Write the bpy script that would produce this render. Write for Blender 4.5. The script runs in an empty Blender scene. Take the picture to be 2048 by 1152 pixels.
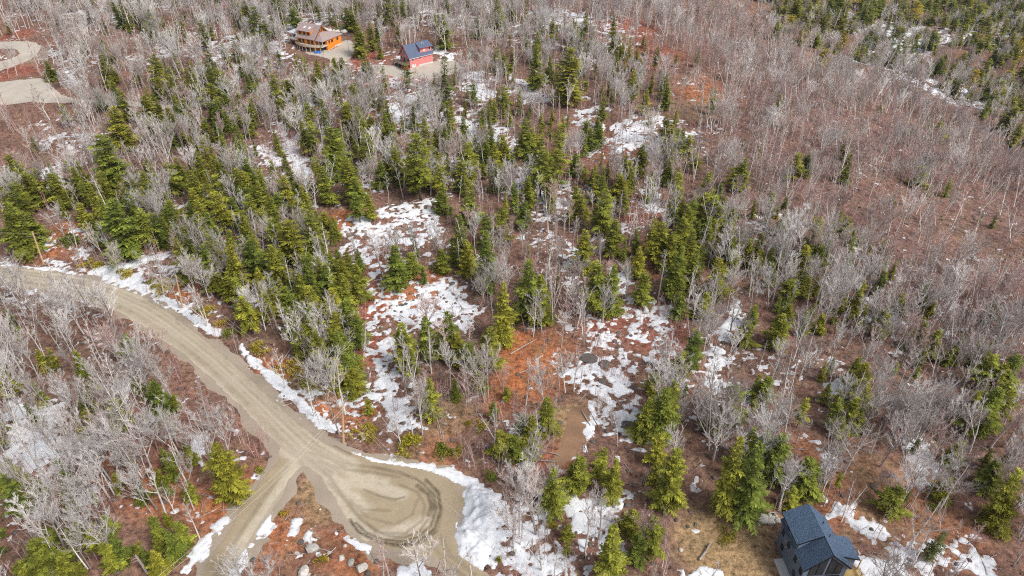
import bpy, math, random
import numpy as np
from mathutils import Vector

# ------------------------------------------------------------------ camera, sky, sun, exposure
scene = bpy.context.scene
C = scene.collection
R = math.radians
CAM_H, PITCH, FPX = 110.0, R(36.0), 1400.0          # drone height, tilt below horizon, focal length in photo pixels
cam_data = bpy.data.cameras.new('camera')
cam_data.sensor_width = 36.0
cam_data.lens = 36.0 * FPX / 2048.0
cam_data.clip_start, cam_data.clip_end = 1.0, 12000.0
cam = bpy.data.objects.new('camera', cam_data)
cam.location = (0, 0, CAM_H)
cam.rotation_euler = (R(90) - PITCH, 0, 0)
C.objects.link(cam)
scene.camera = cam

SUN_EL, SUN_AZ = R(48), R(125)                        # azimuth clockwise from +Y
world = bpy.data.worlds.new('World')
scene.world = world
world.use_nodes = True
wn, wl = world.node_tree.nodes, world.node_tree.links
bg = wn['Background']
sky = wn.new('ShaderNodeTexSky')
sky.sky_type = 'NISHITA'
sky.sun_disc = False
sky.sun_elevation = SUN_EL
sky.sun_rotation = SUN_AZ
sky.air_density, sky.dust_density, sky.ozone_density = 1.0, 4.0, 1.0
hs = wn.new('ShaderNodeHueSaturation')
hs.inputs['Saturation'].default_value = 0.42
wl.new(sky.outputs['Color'], hs.inputs['Color'])
wl.new(hs.outputs['Color'], bg.inputs['Color'])
bg.inputs['Strength'].default_value = 0.105
sun_data = bpy.data.lights.new('sun', 'SUN')
sun_data.energy = 1.8
sun_data.angle = R(18)
sun_data.color = (1.0, 0.97, 0.92)
sun = bpy.data.objects.new('sun', sun_data)
_d = Vector((math.sin(SUN_AZ) * math.cos(SUN_EL), math.cos(SUN_AZ) * math.cos(SUN_EL), math.sin(SUN_EL)))
sun.rotation_euler = _d.to_track_quat('Z', 'Y').to_euler()
sun.location = (80, -60, 200)
C.objects.link(sun)
vs = scene.view_settings
vs.view_transform, vs.look, vs.gamma, vs.use_curve_mapping = 'Standard', 'None', 1.0, False
vs.exposure = 0.46
scene.cycles.filter_width = 1.1
scene.cycles.max_bounces = 4
scene.cycles.diffuse_bounces = 2
scene.cycles.use_denoising = False
scene.cycles.transmission_bounces = 2
scene.cycles.transparent_max_bounces = 4

rng = np.random.default_rng(7)
rnd = random.Random(7)

# ------------------------------------------------------------------ numpy noise, pixels to ground
def _hash(ix, iy, s):
    n = (ix.astype(np.int64) * 374761393 + iy.astype(np.int64) * 668265263 + s * 974711) & 0x7fffffff
    n = ((n ^ (n >> 13)) * 1274126177) & 0x7fffffff
    n = n ^ (n >> 16)
    return (n & 0xffff) / 65535.0

def vnoise(x, y, s=0):
    ix, iy = np.floor(x), np.floor(y)
    fx, fy = x - ix, y - iy
    fx, fy = fx * fx * (3 - 2 * fx), fy * fy * (3 - 2 * fy)
    a, b = _hash(ix, iy, s), _hash(ix + 1, iy, s)
    c, d = _hash(ix, iy + 1, s), _hash(ix + 1, iy + 1, s)
    return (a * (1 - fx) + b * fx) * (1 - fy) + (c * (1 - fx) + d * fx) * fy

def fbm(x, y, scale, octv=4, s=0, gain=0.5):
    t, amp, tot, f = 0.0, 1.0, 0.0, 1.0 / scale
    for k in range(octv):
        t = t + amp * vnoise(x * f + 17.3 * k, y * f - 9.1 * k, s + k * 31)
        tot += amp
        amp *= gain
        f *= 2.03
    return t / tot

def sstep(a, b, x):
    t = np.clip((x - a) / (b - a), 0, 1)
    return t * t * (3 - 2 * t)

def hbase(x, y):
    x, y = np.asarray(x, float), np.asarray(y, float)
    z = 12.0 * sstep(170, 390, y) * sstep(110, -60, x)
    z = z + 9.0 * sstep(60, 330, y) * np.exp(-((x - 85) / 60.0) ** 2)
    crest = 118 - 0.17 * (y - 150)
    d = x - crest
    drop = 0.23 * (np.sqrt(d * d + 30.0 ** 2) + d) * 0.5
    drop = 72 * (1 - np.exp(-drop / 72.0))
    z = z - drop * sstep(70, 190, y)
    z = z + 60 * sstep(800, 2600, y) + 6 * sstep(420, 700, y) * sstep(100, -200, x)
    return z

ST, CT = math.sin(PITCH), math.cos(PITCH)
def ray(u, v):
    a, b = (np.asarray(u, float) - 1024) / FPX, (np.asarray(v, float) - 576) / FPX
    return a, CT - b * ST, -ST - b * CT

def hit(u, v, hf=None):
    """ground point seen at a photo pixel"""
    dx, dy, dz = ray(u, v)
    shp = np.shape(dx)
    dx, dy, dz = [np.atleast_1d(q) for q in (dx, dy, dz)]
    ts = np.concatenate([np.arange(70, 500, 6.0), np.arange(500, 3000, 30.0)])
    T = ts[None, :]
    below = (CAM_H + dz[:, None] * T) < hbase(dx[:, None] * T, dy[:, None] * T)
    below[:, -1] = True
    k = below.argmax(1)
    hi, lo = ts[k], ts[np.maximum(k - 1, 0)]
    for _ in range(22):
        m = 0.5 * (lo + hi)
        bl = (CAM_H + dz * m) < hbase(dx * m, dy * m)
        hi = np.where(bl, m, hi)
        lo = np.where(bl, lo, m)
    if hf is None:
        for _ in range(3):
            hi = (CAM_H - height(dx * hi, dy * hi)) / -dz
    x, y = dx * hi, dy * hi
    if shp == ():
        return float(x[0]), float(y[0])
    return x, y

def project(x, y, z):
    Z = z - CAM_H
    yc = np.asarray(y) * CT - Z * ST                   # depth
    up = np.asarray(y) * ST + Z * CT
    return 1024 + FPX * np.asarray(x) / yc, 576 - FPX * up / yc, yc

def wpoly(pts, hf=None):
    p = np.array(pts, float)
    x, y = hit(p[:, 0], p[:, 1], hf or hbase)
    return np.stack([x, y], 1)

def sdf(poly, x, y, cull=None):
    """signed distance, positive inside; with cull, points farther than that from the outline's box are skipped"""
    if cull is not None:
        x, y = np.asarray(x), np.asarray(y)
        (x0, y0), (x1, y1) = poly.min(0) - cull, poly.max(0) + cull
        m = (x > x0) & (x < x1) & (y > y0) & (y < y1)
        out = np.full(x.shape, -1e3)
        if m.any():
            out[m] = sdf(poly, x[m], y[m])
        return out
    n = len(poly)
    d2 = np.full(np.shape(x), 1e18)
    ins = np.zeros(np.shape(x), bool)
    for i in range(n):
        ax, ay = poly[i]
        bx, by = poly[(i + 1) % n]
        ex, ey = bx - ax, by - ay
        L = ex * ex + ey * ey + 1e-12
        t = np.clip(((x - ax) * ex + (y - ay) * ey) / L, 0, 1)
        d2 = np.minimum(d2, (x - ax - t * ex) ** 2 + (y - ay - t * ey) ** 2)
        c = ((ay > y) != (by > y))
        ins ^= c & (x < ex * (y - ay) / (ey if abs(ey) > 1e-12 else 1e-12) + ax)
    d = np.sqrt(d2)
    return np.where(ins, d, -d)

def polydist(line, x, y):
    d2 = np.full(np.shape(x), 1e18)
    for i in range(len(line) - 1):
        ax, ay = line[i]
        bx, by = line[i + 1]
        ex, ey = bx - ax, by - ay
        t = np.clip(((x - ax) * ex + (y - ay) * ey) / (ex * ex + ey * ey + 1e-12), 0, 1)
        d2 = np.minimum(d2, (x - ax - t * ex) ** 2 + (y - ay - t * ey) ** 2)
    return np.sqrt(d2)

def smooth_closed(pts, it=2):
    p = np.array(pts, float)
    for _ in range(it):
        q = np.empty((len(p) * 2, 2))
        nx = np.roll(p, -1, 0)
        q[0::2], q[1::2] = .75 * p + .25 * nx, .25 * p + .75 * nx
        p = q
    return p

# ------------------------------------------------------------------ outlines on the ground (photo pixels -> world)
ROAD = wpoly(smooth_closed([
    (-160, 505), (-40, 526), (100, 543), (180, 556), (250, 578), (310, 603), (350, 628), (400, 668), (450, 708), (500, 753), (550, 798),
    (600, 843), (650, 880), (700, 905), (760, 922), (830, 932), (890, 950), (922, 975), (938, 1002), (920, 1025),
    (910, 1060), (914, 1095), (945, 1128), (1010, 1180), (1060, 1230), (1000, 1240), (930, 1180), (890, 1132), (850, 1112), (790, 1103), (740, 1088), (700, 1062), (676, 1020),
    (660, 980), (632, 946), (606, 932), (585, 955), (560, 1000), (528, 1050), (490, 1108), (440, 1190), (405, 1250), (345, 1250), (390, 1175), (425, 1108),
    (462, 1045), (502, 982), (548, 928), (560, 905), (550, 885), (520, 860), (480, 815), (440, 775), (400, 737), (360, 706), (310, 671),
    (260, 638), (200, 608), (140, 592), (70, 577), (0, 562), (-160, 540)], 1))
YARD_RED = wpoly(smooth_closed([(712, 133), (762, 128), (800, 132), (840, 130), (880, 120), (915, 122), (925, 138), (905, 150), (860, 158), (820, 155), (775, 152), (730, 144)], 1))
DRIVE_ORANGE = wpoly(smooth_closed([(682, 84), (700, 78), (712, 92), (706, 112), (690, 128), (676, 142), (655, 136), (664, 120), (640, 113), (612, 108), (604, 98), (650, 98), (668, 100)], 1))
DRIVE_LOOP = wpoly(smooth_closed([(-60, 84), (20, 86), (72, 88), (84, 100), (70, 118), (40, 132), (-60, 160), (-60, 142), (20, 124), (44, 108), (30, 102), (-60, 104)], 1))
PAD_LEFT = wpoly(smooth_closed([(-60, 170), (40, 166), (96, 160), (104, 178), (130, 198), (180, 206), (178, 211), (110, 210), (-60, 214)], 1))
LANE_MID = wpoly([(130, 203), (250, 203), (330, 208), (420, 202), (500, 170), (560, 155), (620, 138), (625, 143), (560, 162), (500, 178), (424, 209), (330, 215), (250, 210), (130, 209)])
YARD_BLUE = wpoly(smooth_closed([(1405, 1085), (1430, 1064), (1500, 1060), (1562, 1048), (1560, 1100), (1580, 1200), (1400, 1200), (1345, 1140), (1370, 1090)], 1))
TRAIL = wpoly(smooth_closed([(1135, 830), (1160, 815), (1185, 830), (1172, 870), (1155, 920), (1110, 950), (1090, 945), (1115, 910), (1130, 870)], 1))
FAR_ROAD = wpoly([(1690, 8), (1760, 6), (1830, 14), (1828, 19), (1760, 11), (1690, 13)])
FAR_ROAD2 = wpoly([(1905, 60), (1920, 52), (1934, 40), (1922, 34), (1926, 30), (1946, 40), (1928, 58), (1910, 66)])
HOUSE_RED, HOUSE_ORANGE, HOUSE_BLUE = hit(842, 133, hbase), hit(650, 88, hbase), (50.95, 70.1)

def near_mask(x, y):
    """1 where the small bumps of the ground are allowed"""
    m = np.ones(np.shape(x))
    for P, w in ((ROAD, 9.0), (YARD_RED, 8), (DRIVE_ORANGE, 8), (YARD_BLUE, 6)):
        bx0, by0 = P.min(0) - 20
        bx1, by1 = P.max(0) + 20
        sel = (x > bx0) & (x < bx1) & (y > by0) & (y < by1)
        if sel.any():
            xx, yy = np.asarray(x)[sel], np.asarray(y)[sel]
            m[sel] *= sstep(0.5, w, -sdf(P, xx, yy))
    for hx, hy in (HOUSE_RED, HOUSE_ORANGE, HOUSE_BLUE):
        m *= sstep(8, 16, np.hypot(x - hx, y - hy))
    return m

def height(x, y):
    x, y = np.asarray(x, float), np.asarray(y, float)
    shp = x.shape
    x, y = np.atleast_1d(x), np.atleast_1d(y)
    b = (fbm(x, y, 45, 3, 5) - .5) * 6.0 + (fbm(x, y, 9, 3, 9) - .5) * 1.6
    crest = 118 - 0.17 * (y - 150)
    sl = sstep(-20, 45, x - crest) * sstep(120, 220, y)          # gullies and swells down the outer slope
    b = b + (fbm(x, y, 75, 2, 201) - .5) * 17.0 * sl
    z = hbase(x, y) + b * near_mask(x, y)
    return z.reshape(shp) if shp else float(z[0])

def at(u, v):
    x, y = hit(u, v)
    return Vector((x, y, height(x, y)))

# ------------------------------------------------------------------ materials
MATS = {}
def mat(name, col, rough=0.85, noise=0.0, scale=1.0, rand=0.0, bump=0.0, metallic=0.0, attr=None, col2=None, trans=0.0, detail=4.0):
    """procedural material: base colour varied by object-space noise, per-object randomness and an optional colour attribute"""
    if name in MATS:
        return MATS[name]
    m = bpy.data.materials.new(name)
    m.use_nodes = True
    n, l = m.node_tree.nodes, m.node_tree.links
    p = n['Principled BSDF']
    p.inputs['Roughness'].default_value = rough
    p.inputs['Metallic'].default_value = metallic
    p.inputs['Specular IOR Level'].default_value = 0.25
    rgb = n.new('ShaderNodeRGB')
    rgb.outputs[0].default_value = (*col, 1)
    out = rgb.outputs[0]
    geo = n.new('ShaderNodeNewGeometry')
    tex = n.new('ShaderNodeTexNoise')
    tex.inputs['Scale'].default_value = scale
    tex.inputs['Detail'].default_value = detail
    l.new(geo.outputs['Position'], tex.inputs['Vector'])
    if attr:
        a = n.new('ShaderNodeAttribute')
        a.attribute_name = attr
        mx = n.new('ShaderNodeMix')
        mx.data_type, mx.blend_type = 'RGBA', 'MULTIPLY'
        mx.inputs[0].default_value = 1.0
        l.new(out, mx.inputs[6])
        l.new(a.outputs['Color'], mx.inputs[7])
        out = mx.outputs[2]
    if col2 is not None:
        oi = n.new('ShaderNodeObjectInfo')
        mx = n.new('ShaderNodeMix')
        mx.data_type = 'RGBA'
        l.new(oi.outputs['Random'], mx.inputs[0])
        l.new(out, mx.inputs[6])
        if attr:
            c2 = n.new('ShaderNodeMix')
            c2.data_type, c2.blend_type = 'RGBA', 'MULTIPLY'
            c2.inputs[0].default_value = 1.0
            c2.inputs[6].default_value = (*col2, 1)
            l.new(a.outputs['Color'], c2.inputs[7])
            l.new(c2.outputs[2], mx.inputs[7])
        else:
            mx.inputs[7].default_value = (*col2, 1)
        out = mx.outputs[2]
    if noise or rand:
        mr = n.new('ShaderNodeMapRange')
        mr.inputs['From Min'].default_value, mr.inputs['From Max'].default_value = 0.3, 0.7
        mr.inputs['To Min'].default_value, mr.inputs['To Max'].default_value = 1 - noise, 1 + noise
        l.new(tex.outputs['Fac'], mr.inputs['Value'])
        val = mr.outputs['Result']
        if rand:
            oi2 = n.new('ShaderNodeObjectInfo')
            fr = n.new('ShaderNodeMath')
            fr.operation = 'MULTIPLY_ADD'
            mul = n.new('ShaderNodeMath')
            mul.operation = 'MULTIPLY'
            mul.inputs[1].default_value = 7.31
            frac = n.new('ShaderNodeMath')
            frac.operation = 'FRACT'
            l.new(oi2.outputs['Random'], mul.inputs[0])
            l.new(mul.outputs[0], frac.inputs[0])
            l.new(frac.outputs[0], fr.inputs[0])
            fr.inputs[1].default_value = 2 * rand
            fr.inputs[2].default_value = 1 - rand
            mm = n.new('ShaderNodeMath')
            mm.operation = 'MULTIPLY'
            l.new(val, mm.inputs[0])
            l.new(fr.outputs[0], mm.inputs[1])
            val = mm.outputs[0]
        sc = n.new('ShaderNodeVectorMath')
        sc.operation = 'SCALE'
        l.new(out, sc.inputs[0])
        l.new(val, sc.inputs['Scale'])
        out = sc.outputs[0]
    l.new(out, p.inputs['Base Color'])
    if bump:
        bp = n.new('ShaderNodeBump')
        bp.inputs['Strength'].default_value = bump
        bp.inputs['Distance'].default_value = 0.3
        l.new(tex.outputs['Fac'], bp.inputs['Height'])
        l.new(bp.outputs['Normal'], p.inputs['Normal'])
    if trans:
        tr = n.new('ShaderNodeBsdfTranslucent')
        l.new(out, tr.inputs['Color'])
        ms = n.new('ShaderNodeMixShader')
        ms.inputs[0].default_value = trans
        l.new(p.outputs[0], ms.inputs[1])
        l.new(tr.outputs[0], ms.inputs[2])
        l.new(ms.outputs[0], n['Material Output'].inputs['Surface'])
    MATS[name] = m
    return m

def ground_material():
    m = bpy.data.materials.new('forest_floor')
    m.use_nodes = True
    n, l = m.node_tree.nodes, m.node_tree.links
    p = n['Principled BSDF']
    p.inputs['Roughness'].default_value = 0.95
    p.inputs['Specular IOR Level'].default_value = 0.1
    geo = n.new('ShaderNodeNewGeometry')
    a = n.new('ShaderNodeAttribute')
    a.attribute_name = 'litter'
    def noise(scale, detail=5, rough=0.6):
        t = n.new('ShaderNodeTexNoise')
        t.inputs['Scale'].default_value, t.inputs['Detail'].default_value, t.inputs['Roughness'].default_value = scale, detail, rough
        l.new(geo.outputs['Position'], t.inputs['Vector'])
        return t
    def rng_(v, a0, a1, b0, b1):
        r = n.new('ShaderNodeMapRange')
        r.inputs['From Min'].default_value, r.inputs['From Max'].default_value = a0, a1
        r.inputs['To Min'].default_value, r.inputs['To Max'].default_value = b0, b1
        l.new(v, r.inputs['Value'])
        return r.outputs['Result']
    fine, mid, big = noise(.8, 8, .78), noise(.22, 5), noise(.05, 4)
    # dry straw tufts and dark humus mixed into the leaf litter
    mx = n.new('ShaderNodeMix'); mx.data_type = 'RGBA'
    l.new(rng_(mid.outputs['Fac'], .5, .72, 0, .55), mx.inputs[0])
    l.new(a.outputs['Color'], mx.inputs[6])
    mx.inputs[7].default_value = (.30, .22, .13, 1)
    mx2 = n.new('ShaderNodeMix'); mx2.data_type = 'RGBA'
    l.new(rng_(big.outputs['Fac'], .52, .7, 0, .55), mx2.inputs[0])
    l.new(mx.outputs[2], mx2.inputs[6])
    mx2.inputs[7].default_value = (.085, .06, .05, 1)
    sc = n.new('ShaderNodeVectorMath'); sc.operation = 'SCALE'
    l.new(mx2.outputs[2], sc.inputs[0])
    l.new(rng_(fine.outputs['Fac'], .34, .66, .22, 1.85), sc.inputs['Scale'])
    l.new(sc.outputs[0], p.inputs['Base Color'])
    bp = n.new('ShaderNodeBump')
    bp.inputs['Strength'].default_value, bp.inputs['Distance'].default_value = .8, .35
    l.new(fine.outputs['Fac'], bp.inputs['Height'])
    l.new(bp.outputs['Normal'], p.inputs['Normal'])
    return m

def gravel_material(name, base, dark, light):
    m = bpy.data.materials.new(name)
    m.use_nodes = True
    n, l = m.node_tree.nodes, m.node_tree.links
    p = n['Principled BSDF']
    p.inputs['Roughness'].default_value = 0.92
    p.inputs['Specular IOR Level'].default_value = 0.15
    geo = n.new('ShaderNodeNewGeometry')
    def noise(scale, detail=5, rough=.6):
        t = n.new('ShaderNodeTexNoise')
        t.inputs['Scale'].default_value, t.inputs['Detail'].default_value, t.inputs['Roughness'].default_value = scale, detail, rough
        l.new(geo.outputs['Position'], t.inputs['Vector'])
        return t.outputs['Fac']
    def mr(v, a0, a1, b0, b1):
        r = n.new('ShaderNodeMapRange')
        r.inputs['From Min'].default_value, r.inputs['From Max'].default_value = a0, a1
        r.inputs['To Min'].default_value, r.inputs['To Max'].default_value = b0, b1
        l.new(v, r.inputs['Value'])
        return r.outputs['Result']
    def mixc(f, c0, c1):
        x = n.new('ShaderNodeMix'); x.data_type = 'RGBA'
        l.new(f, x.inputs[0])
        for c, i in ((c0, 6), (c1, 7)):
            if isinstance(c, tuple): x.inputs[i].default_value = (*c, 1)
            else: l.new(c, x.inputs[i])
        return x.outputs[2]
    at_ = n.new('ShaderNodeAttribute'); at_.attribute_name = 'wear'     # R = dark wet ruts, G = pale dry gravel
    sep = n.new('ShaderNodeSeparateColor')
    l.new(at_.outputs['Color'], sep.inputs[0])
    c = mixc(mr(noise(.15, 4), .35, .65, 0, 1), base, tuple(b * .86 for b in base))
    nz = noise(.9, 6, .7)
    def gate(v, g):
        a = n.new('ShaderNodeMath'); a.operation = 'MULTIPLY'
        l.new(v, a.inputs[0]); l.new(g, a.inputs[1])
        return a.outputs[0]
    c = mixc(gate(sep.outputs[1], mr(nz, .3, .62, .45, 1)), c, light)
    c = mixc(gate(sep.outputs[0], mr(nz, .25, .55, .4, 1)), c, dark)
    s = n.new('ShaderNodeVectorMath'); s.operation = 'SCALE'
    l.new(c, s.inputs[0]); l.new(mr(noise(3.5, 5, .65), .3, .7, .90, 1.1), s.inputs['Scale'])
    l.new(s.outputs[0], p.inputs['Base Color'])
    bp = n.new('ShaderNodeBump')
    bp.inputs['Strength'].default_value, bp.inputs['Distance'].default_value = .35, .1
    l.new(noise(2.5, 6, .7), bp.inputs['Height'])
    l.new(bp.outputs['Normal'], p.inputs['Normal'])
    return m

# ------------------------------------------------------------------ mesh helpers
def mesh_np(name, V, F, smooth=False):
    me = bpy.data.meshes.new(name)
    V = np.asarray(V, np.float32)
    F = np.asarray(F, np.int32)
    k = F.shape[1]
    me.vertices.add(len(V))
    me.vertices.foreach_set('co', V.ravel())
    me.loops.add(F.size)
    me.loops.foreach_set('vertex_index', F.ravel())
    me.polygons.add(len(F))
    me.polygons.foreach_set('loop_start', np.arange(len(F), dtype=np.int32) * k)
    me.polygons.foreach_set('loop_total', np.full(len(F), k, np.int32))
    if smooth:
        me.polygons.foreach_set('use_smooth', np.ones(len(F), bool))
    me.update(calc_edges=True)
    me.validate()
    return me

def colour_attr(me, name, cols):
    a = me.color_attributes.new(name, 'FLOAT_COLOR', 'POINT')
    c = np.ones((len(cols), 4), np.float32)
    c[:, :3] = cols
    a.data.foreach_set('color', c.ravel())

def link(name, me, material=None, parent=None, loc=None):
    o = bpy.data.objects.new(name, me)
    C.objects.link(o)
    if material is not None and me is not None and not me.materials:
        me.materials.append(material)
    if parent is not None:
        o.parent = parent
    if loc is not None:
        o.location = loc
    return o

def empty(name, loc, rz=0.0):
    o = bpy.data.objects.new(name, None)
    C.objects.link(o)
    o.location = loc
    o.rotation_euler = (0, 0, rz)
    o.empty_display_size = 0.5
    return o

def tag(o, label=None, cat=None, group=None, kind=None):
    if label: o['label'] = label
    if cat: o['category'] = cat
    if group: o['group'] = group
    if kind: o['kind'] = kind
    return o

class MB:
    """collects quads and triangles for one mesh"""
    def __init__(s):
        s.v, s.f, s.c = [], [], []
    def poly(s, pts):
        i = len(s.v)
        s.v += [tuple(p) for p in pts]
        s.f.append(tuple(range(i, i + len(pts))))
    def box(s, x0, x1, y0, y1, z0, z1):
        i = len(s.v)
        s.v += [(x, y, z) for z in (z0, z1) for y in (y0, y1) for x in (x0, x1)]
        s.f += [tuple(i + k for k in q) for q in ((0, 2, 3, 1), (4, 5, 7, 6), (0, 1, 5, 4), (2, 6, 7, 3), (0, 4, 6, 2), (1, 3, 7, 5))]
    def slab(s, quad, th):
        """thick plate below a planar polygon"""
        q = [Vector(p) for p in quad]
        n = (q[1] - q[0]).cross(q[2] - q[0]).normalized()
        if n.z < 0: n = -n
        lo = [p - n * th for p in q]
        i = len(s.v)
        k = len(q)
        s.v += [tuple(p) for p in q] + [tuple(p) for p in lo]
        s.f.append(tuple(range(i, i + k)))
        s.f.append(tuple(range(i + 2 * k - 1, i + k - 1, -1)))
        for a in range(k):
            b = (a + 1) % k
            s.f.append((i + a, i + b, i + k + b, i + k + a))
    def prism(s, pts, d):
        """planar polygon pushed along vector d"""
        d = Vector(d)
        i = len(s.v)
        k = len(pts)
        s.v += [tuple(p) for p in pts] + [tuple(Vector(p) + d) for p in pts]
        s.f.append(tuple(range(i, i + k)))
        s.f.append(tuple(range(i + 2 * k - 1, i + k - 1, -1)))
        for a in range(k):
            b = (a + 1) % k
            s.f.append((i + a, i + b, i + k + b, i + k + a))
    def tube(s, pts, rad, sides=4, cap=True):
        pts = [Vector(p) for p in pts]
        rings = []
        for k, p in enumerate(pts):
            d = (pts[min(k + 1, len(pts) - 1)] - pts[max(k - 1, 0)]).normalized()
            u = d.cross(Vector((0.31, 0.95, 0.05)))
            if u.length < 1e-3: u = d.cross(Vector((1, 0, 0)))
            u.normalize()
            w = d.cross(u)
            r = rad[k] if isinstance(rad, (list, tuple)) else rad
            i = len(s.v)
            if r < 1e-4:
                s.v.append(tuple(p))
                rings.append([i])
            else:
                for a in range(sides):
                    t = 2 * math.pi * a / sides
                    s.v.append(tuple(p + u * (r * math.cos(t)) + w * (r * math.sin(t))))
                rings.append(list(range(i, i + sides)))
        for A, B in zip(rings, rings[1:]):
            for a in range(sides):
                b = (a + 1) % sides
                if len(B) == 1: s.f.append((A[a], A[b], B[0]))
                elif len(A) == 1: s.f.append((A[0], B[b], B[a]))
                else: s.f.append((A[a], A[b], B[b], B[a]))
        if cap and len(rings[0]) > 1: s.f.append(tuple(reversed(rings[0])))
        if cap and len(rings[-1]) > 1: s.f.append(tuple(rings[-1]))
    def mesh(s, name, smooth=False):
        me = bpy.data.meshes.new(name)
        me.from_pydata(s.v, [], s.f)
        if smooth:
            me.polygons.foreach_set('use_smooth', np.ones(len(me.polygons), bool))
        me.update()
        return me
    def build(s, name, material, parent=None, loc=None, smooth=False):
        return link(name, s.mesh(name, smooth), material, parent, loc)

# ------------------------------------------------------------------ ground
def axis(lo, hi, step, far_lo, far_hi):
    a = list(np.arange(lo, hi + .01, step))
    s, x, left = step, lo, []
    while x > far_lo:
        s *= 1.12
        x -= s
        left.append(x)
    s, x, right = step, hi, []
    while x < far_hi:
        s *= 1.12
        x += s
        right.append(x)
    return np.array(left[::-1] + a + right)

def wblob(u, v, rpx):
    x, y = hit(u, v, hbase)
    t = project(x, y, hbase(x, y))[2]
    return x, y, rpx * float(t) / FPX

ORANGE, TAN, RUST, MAUVE, DARK, SANDY, OLIVE = (.42, .155, .066), (.35, .235, .125), (.31, .105, .07), (.22, .13, .11), (.10, .075, .055), (.42, .34, .25), (.17, .14, .06)
BLOBS = [  # u, v, radius in px, colour, strength
    (1080, 735, 85, ORANGE, 1), (1010, 690, 50, ORANGE, 1), (1330, 690, 60, RUST, .9), (1200, 640, 70, RUST, .8), (680, 460, 45, ORANGE, 1), (760, 600, 55, RUST, 1), (740, 690, 40, RUST, 1),
    (830, 575, 60, ORANGE, .7), (700, 540, 60, RUST, .7), (1000, 800, 60, ORANGE, .6), (900, 850, 60, TAN, .6), (330, 455, 60, ORANGE, 1), (120, 490, 60, ORANGE, .9), (390, 590, 40, ORANGE, .9),
    (560, 715, 40, ORANGE, 1), (650, 800, 40, ORANGE, 1), (700, 830, 30, ORANGE, .8), (470, 1000, 60, ORANGE, .9), (440, 1060, 50, ORANGE, .8), (560, 1100, 80, ORANGE, .7), (700, 1120, 70, ORANGE, .7), (610, 980, 40, TAN, .8), (650, 1020, 50, TAN, .7),
    (300, 900, 120, RUST, .4), (150, 960, 90, ORANGE, .5), (350, 990, 70, ORANGE, .6), (900, 920, 60, ORANGE, .5), (1130, 870, 45, TAN, .9), (1110, 920, 50, RUST, .7), (820, 145, 60, RUST, .9), (730, 120, 40, RUST, 1), (770, 165, 60, RUST, 1),
    (1480, 1090, 110, TAN, 1), (1420, 1060, 60, TAN, .8), (1660, 960, 90, ORANGE, .6), (1750, 1000, 100, TAN, .5), (1850, 1020, 110, ORANGE, .35), (1900, 850, 100, MAUVE, .6), (1280, 430, 60, RUST, .8), (1300, 520, 50, ORANGE, .5),
    (1180, 300, 90, RUST, .5), (1290, 300, 60, RUST, .6), (1250, 60, 70, RUST, .9), (1310, 110, 60, RUST, .9), (1400, 180, 60, ORANGE, .8), (1420, 220, 60, TAN, .5), (1550, 300, 150, MAUVE, 1), (1700, 450, 180, MAUVE, 1), (1850, 600, 180, MAUVE, .9), (1500, 120, 150, MAUVE, 1), (1700, 250, 180, MAUVE, 1), (1950, 400, 150, MAUVE, 1),
    (20, 150, 50, RUST, .9), (20, 78, 40, RUST, .8), (60, 120, 30, SANDY, .5), (690, 250, 80, RUST, .5), (580, 300, 90, MAUVE, .8), (500, 230, 80, MAUVE, .6), (620, 560, 120, DARK, .6), (300, 400, 120, DARK, .5), (560, 620, 80, DARK, .5), (880, 690, 60, DARK, .6), (1180, 560, 60, DARK, .4), (600, 740, 60, OLIVE, .5)]

gx, gy = axis(-190, 250, 1.6, -2500, 3000), axis(45, 470, 1.6, -800, 4200)
GX, GY = np.meshgrid(gx, gy)
GZ = height(GX.ravel(), GY.ravel())
nx, ny = len(gx), len(gy)
ii = (np.arange(ny - 1)[:, None] * nx + np.arange(nx - 1)[None, :]).ravel()
ground_me = mesh_np('ground', np.stack([GX.ravel(), GY.ravel(), GZ], 1), np.stack([ii, ii + 1, ii + nx + 1, ii + nx], 1), True)
X, Y = GX.ravel(), GY.ravel()
lit = np.tile(np.array((.22, .125, .095)), (len(X), 1))
wx, wy = (fbm(X, Y, 12, 3, 71) - .5) * 14, (fbm(X, Y, 12, 3, 91) - .5) * 14
for (u, v, rp, colr, w) in BLOBS:
    bx, by, br = wblob(u, v, rp)
    d = np.hypot(X + wx - bx, (Y + wy - by) * .75)
    k = (w * (1 - sstep(.45 * br, 1.25 * br, d)))[:, None]
    lit = lit * (1 - k) + np.array(colr) * k
colour_attr(ground_me, 'litter', lit)
tag(link('ground', ground_me, ground_material()), kind='structure')

def sheet(name, polys, res, material, thick=.10, edge=.5, wob=.6, wear=None, kind='structure', grow=0.0, wob2=0.0):
    """a surface laid on the ground: its rim dips under the soil so that the edge is ragged; polys = list of outlines"""
    if not isinstance(polys, list): polys = [polys]
    allp = np.concatenate(polys)
    x0, y0 = allp.min(0) - 2
    x1, y1 = allp.max(0) + 2
    x0, x1, y0 = max(x0, -260), min(x1, 420), max(y0, 40)
    ax, ay = np.arange(x0, x1, res), np.arange(y0, y1, res)
    AX, AY = np.meshgrid(ax, ay)
    sd = np.max([sdf(P, AX, AY) for P in polys], 0)
    sd = sd + grow + (fbm(AX, AY, 2.2, 3, 3) - .5) * 2 * wob + (fbm(AX, AY, 6.0, 3, 8) - .5) * 2 * wob2
    off = np.clip(thick * np.clip(sd / edge, -1.5, 1), -.12, thick)
    return _sheet(name, AX, AY, sd > -edge * .9, off, material, wear, kind, sd)

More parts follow.
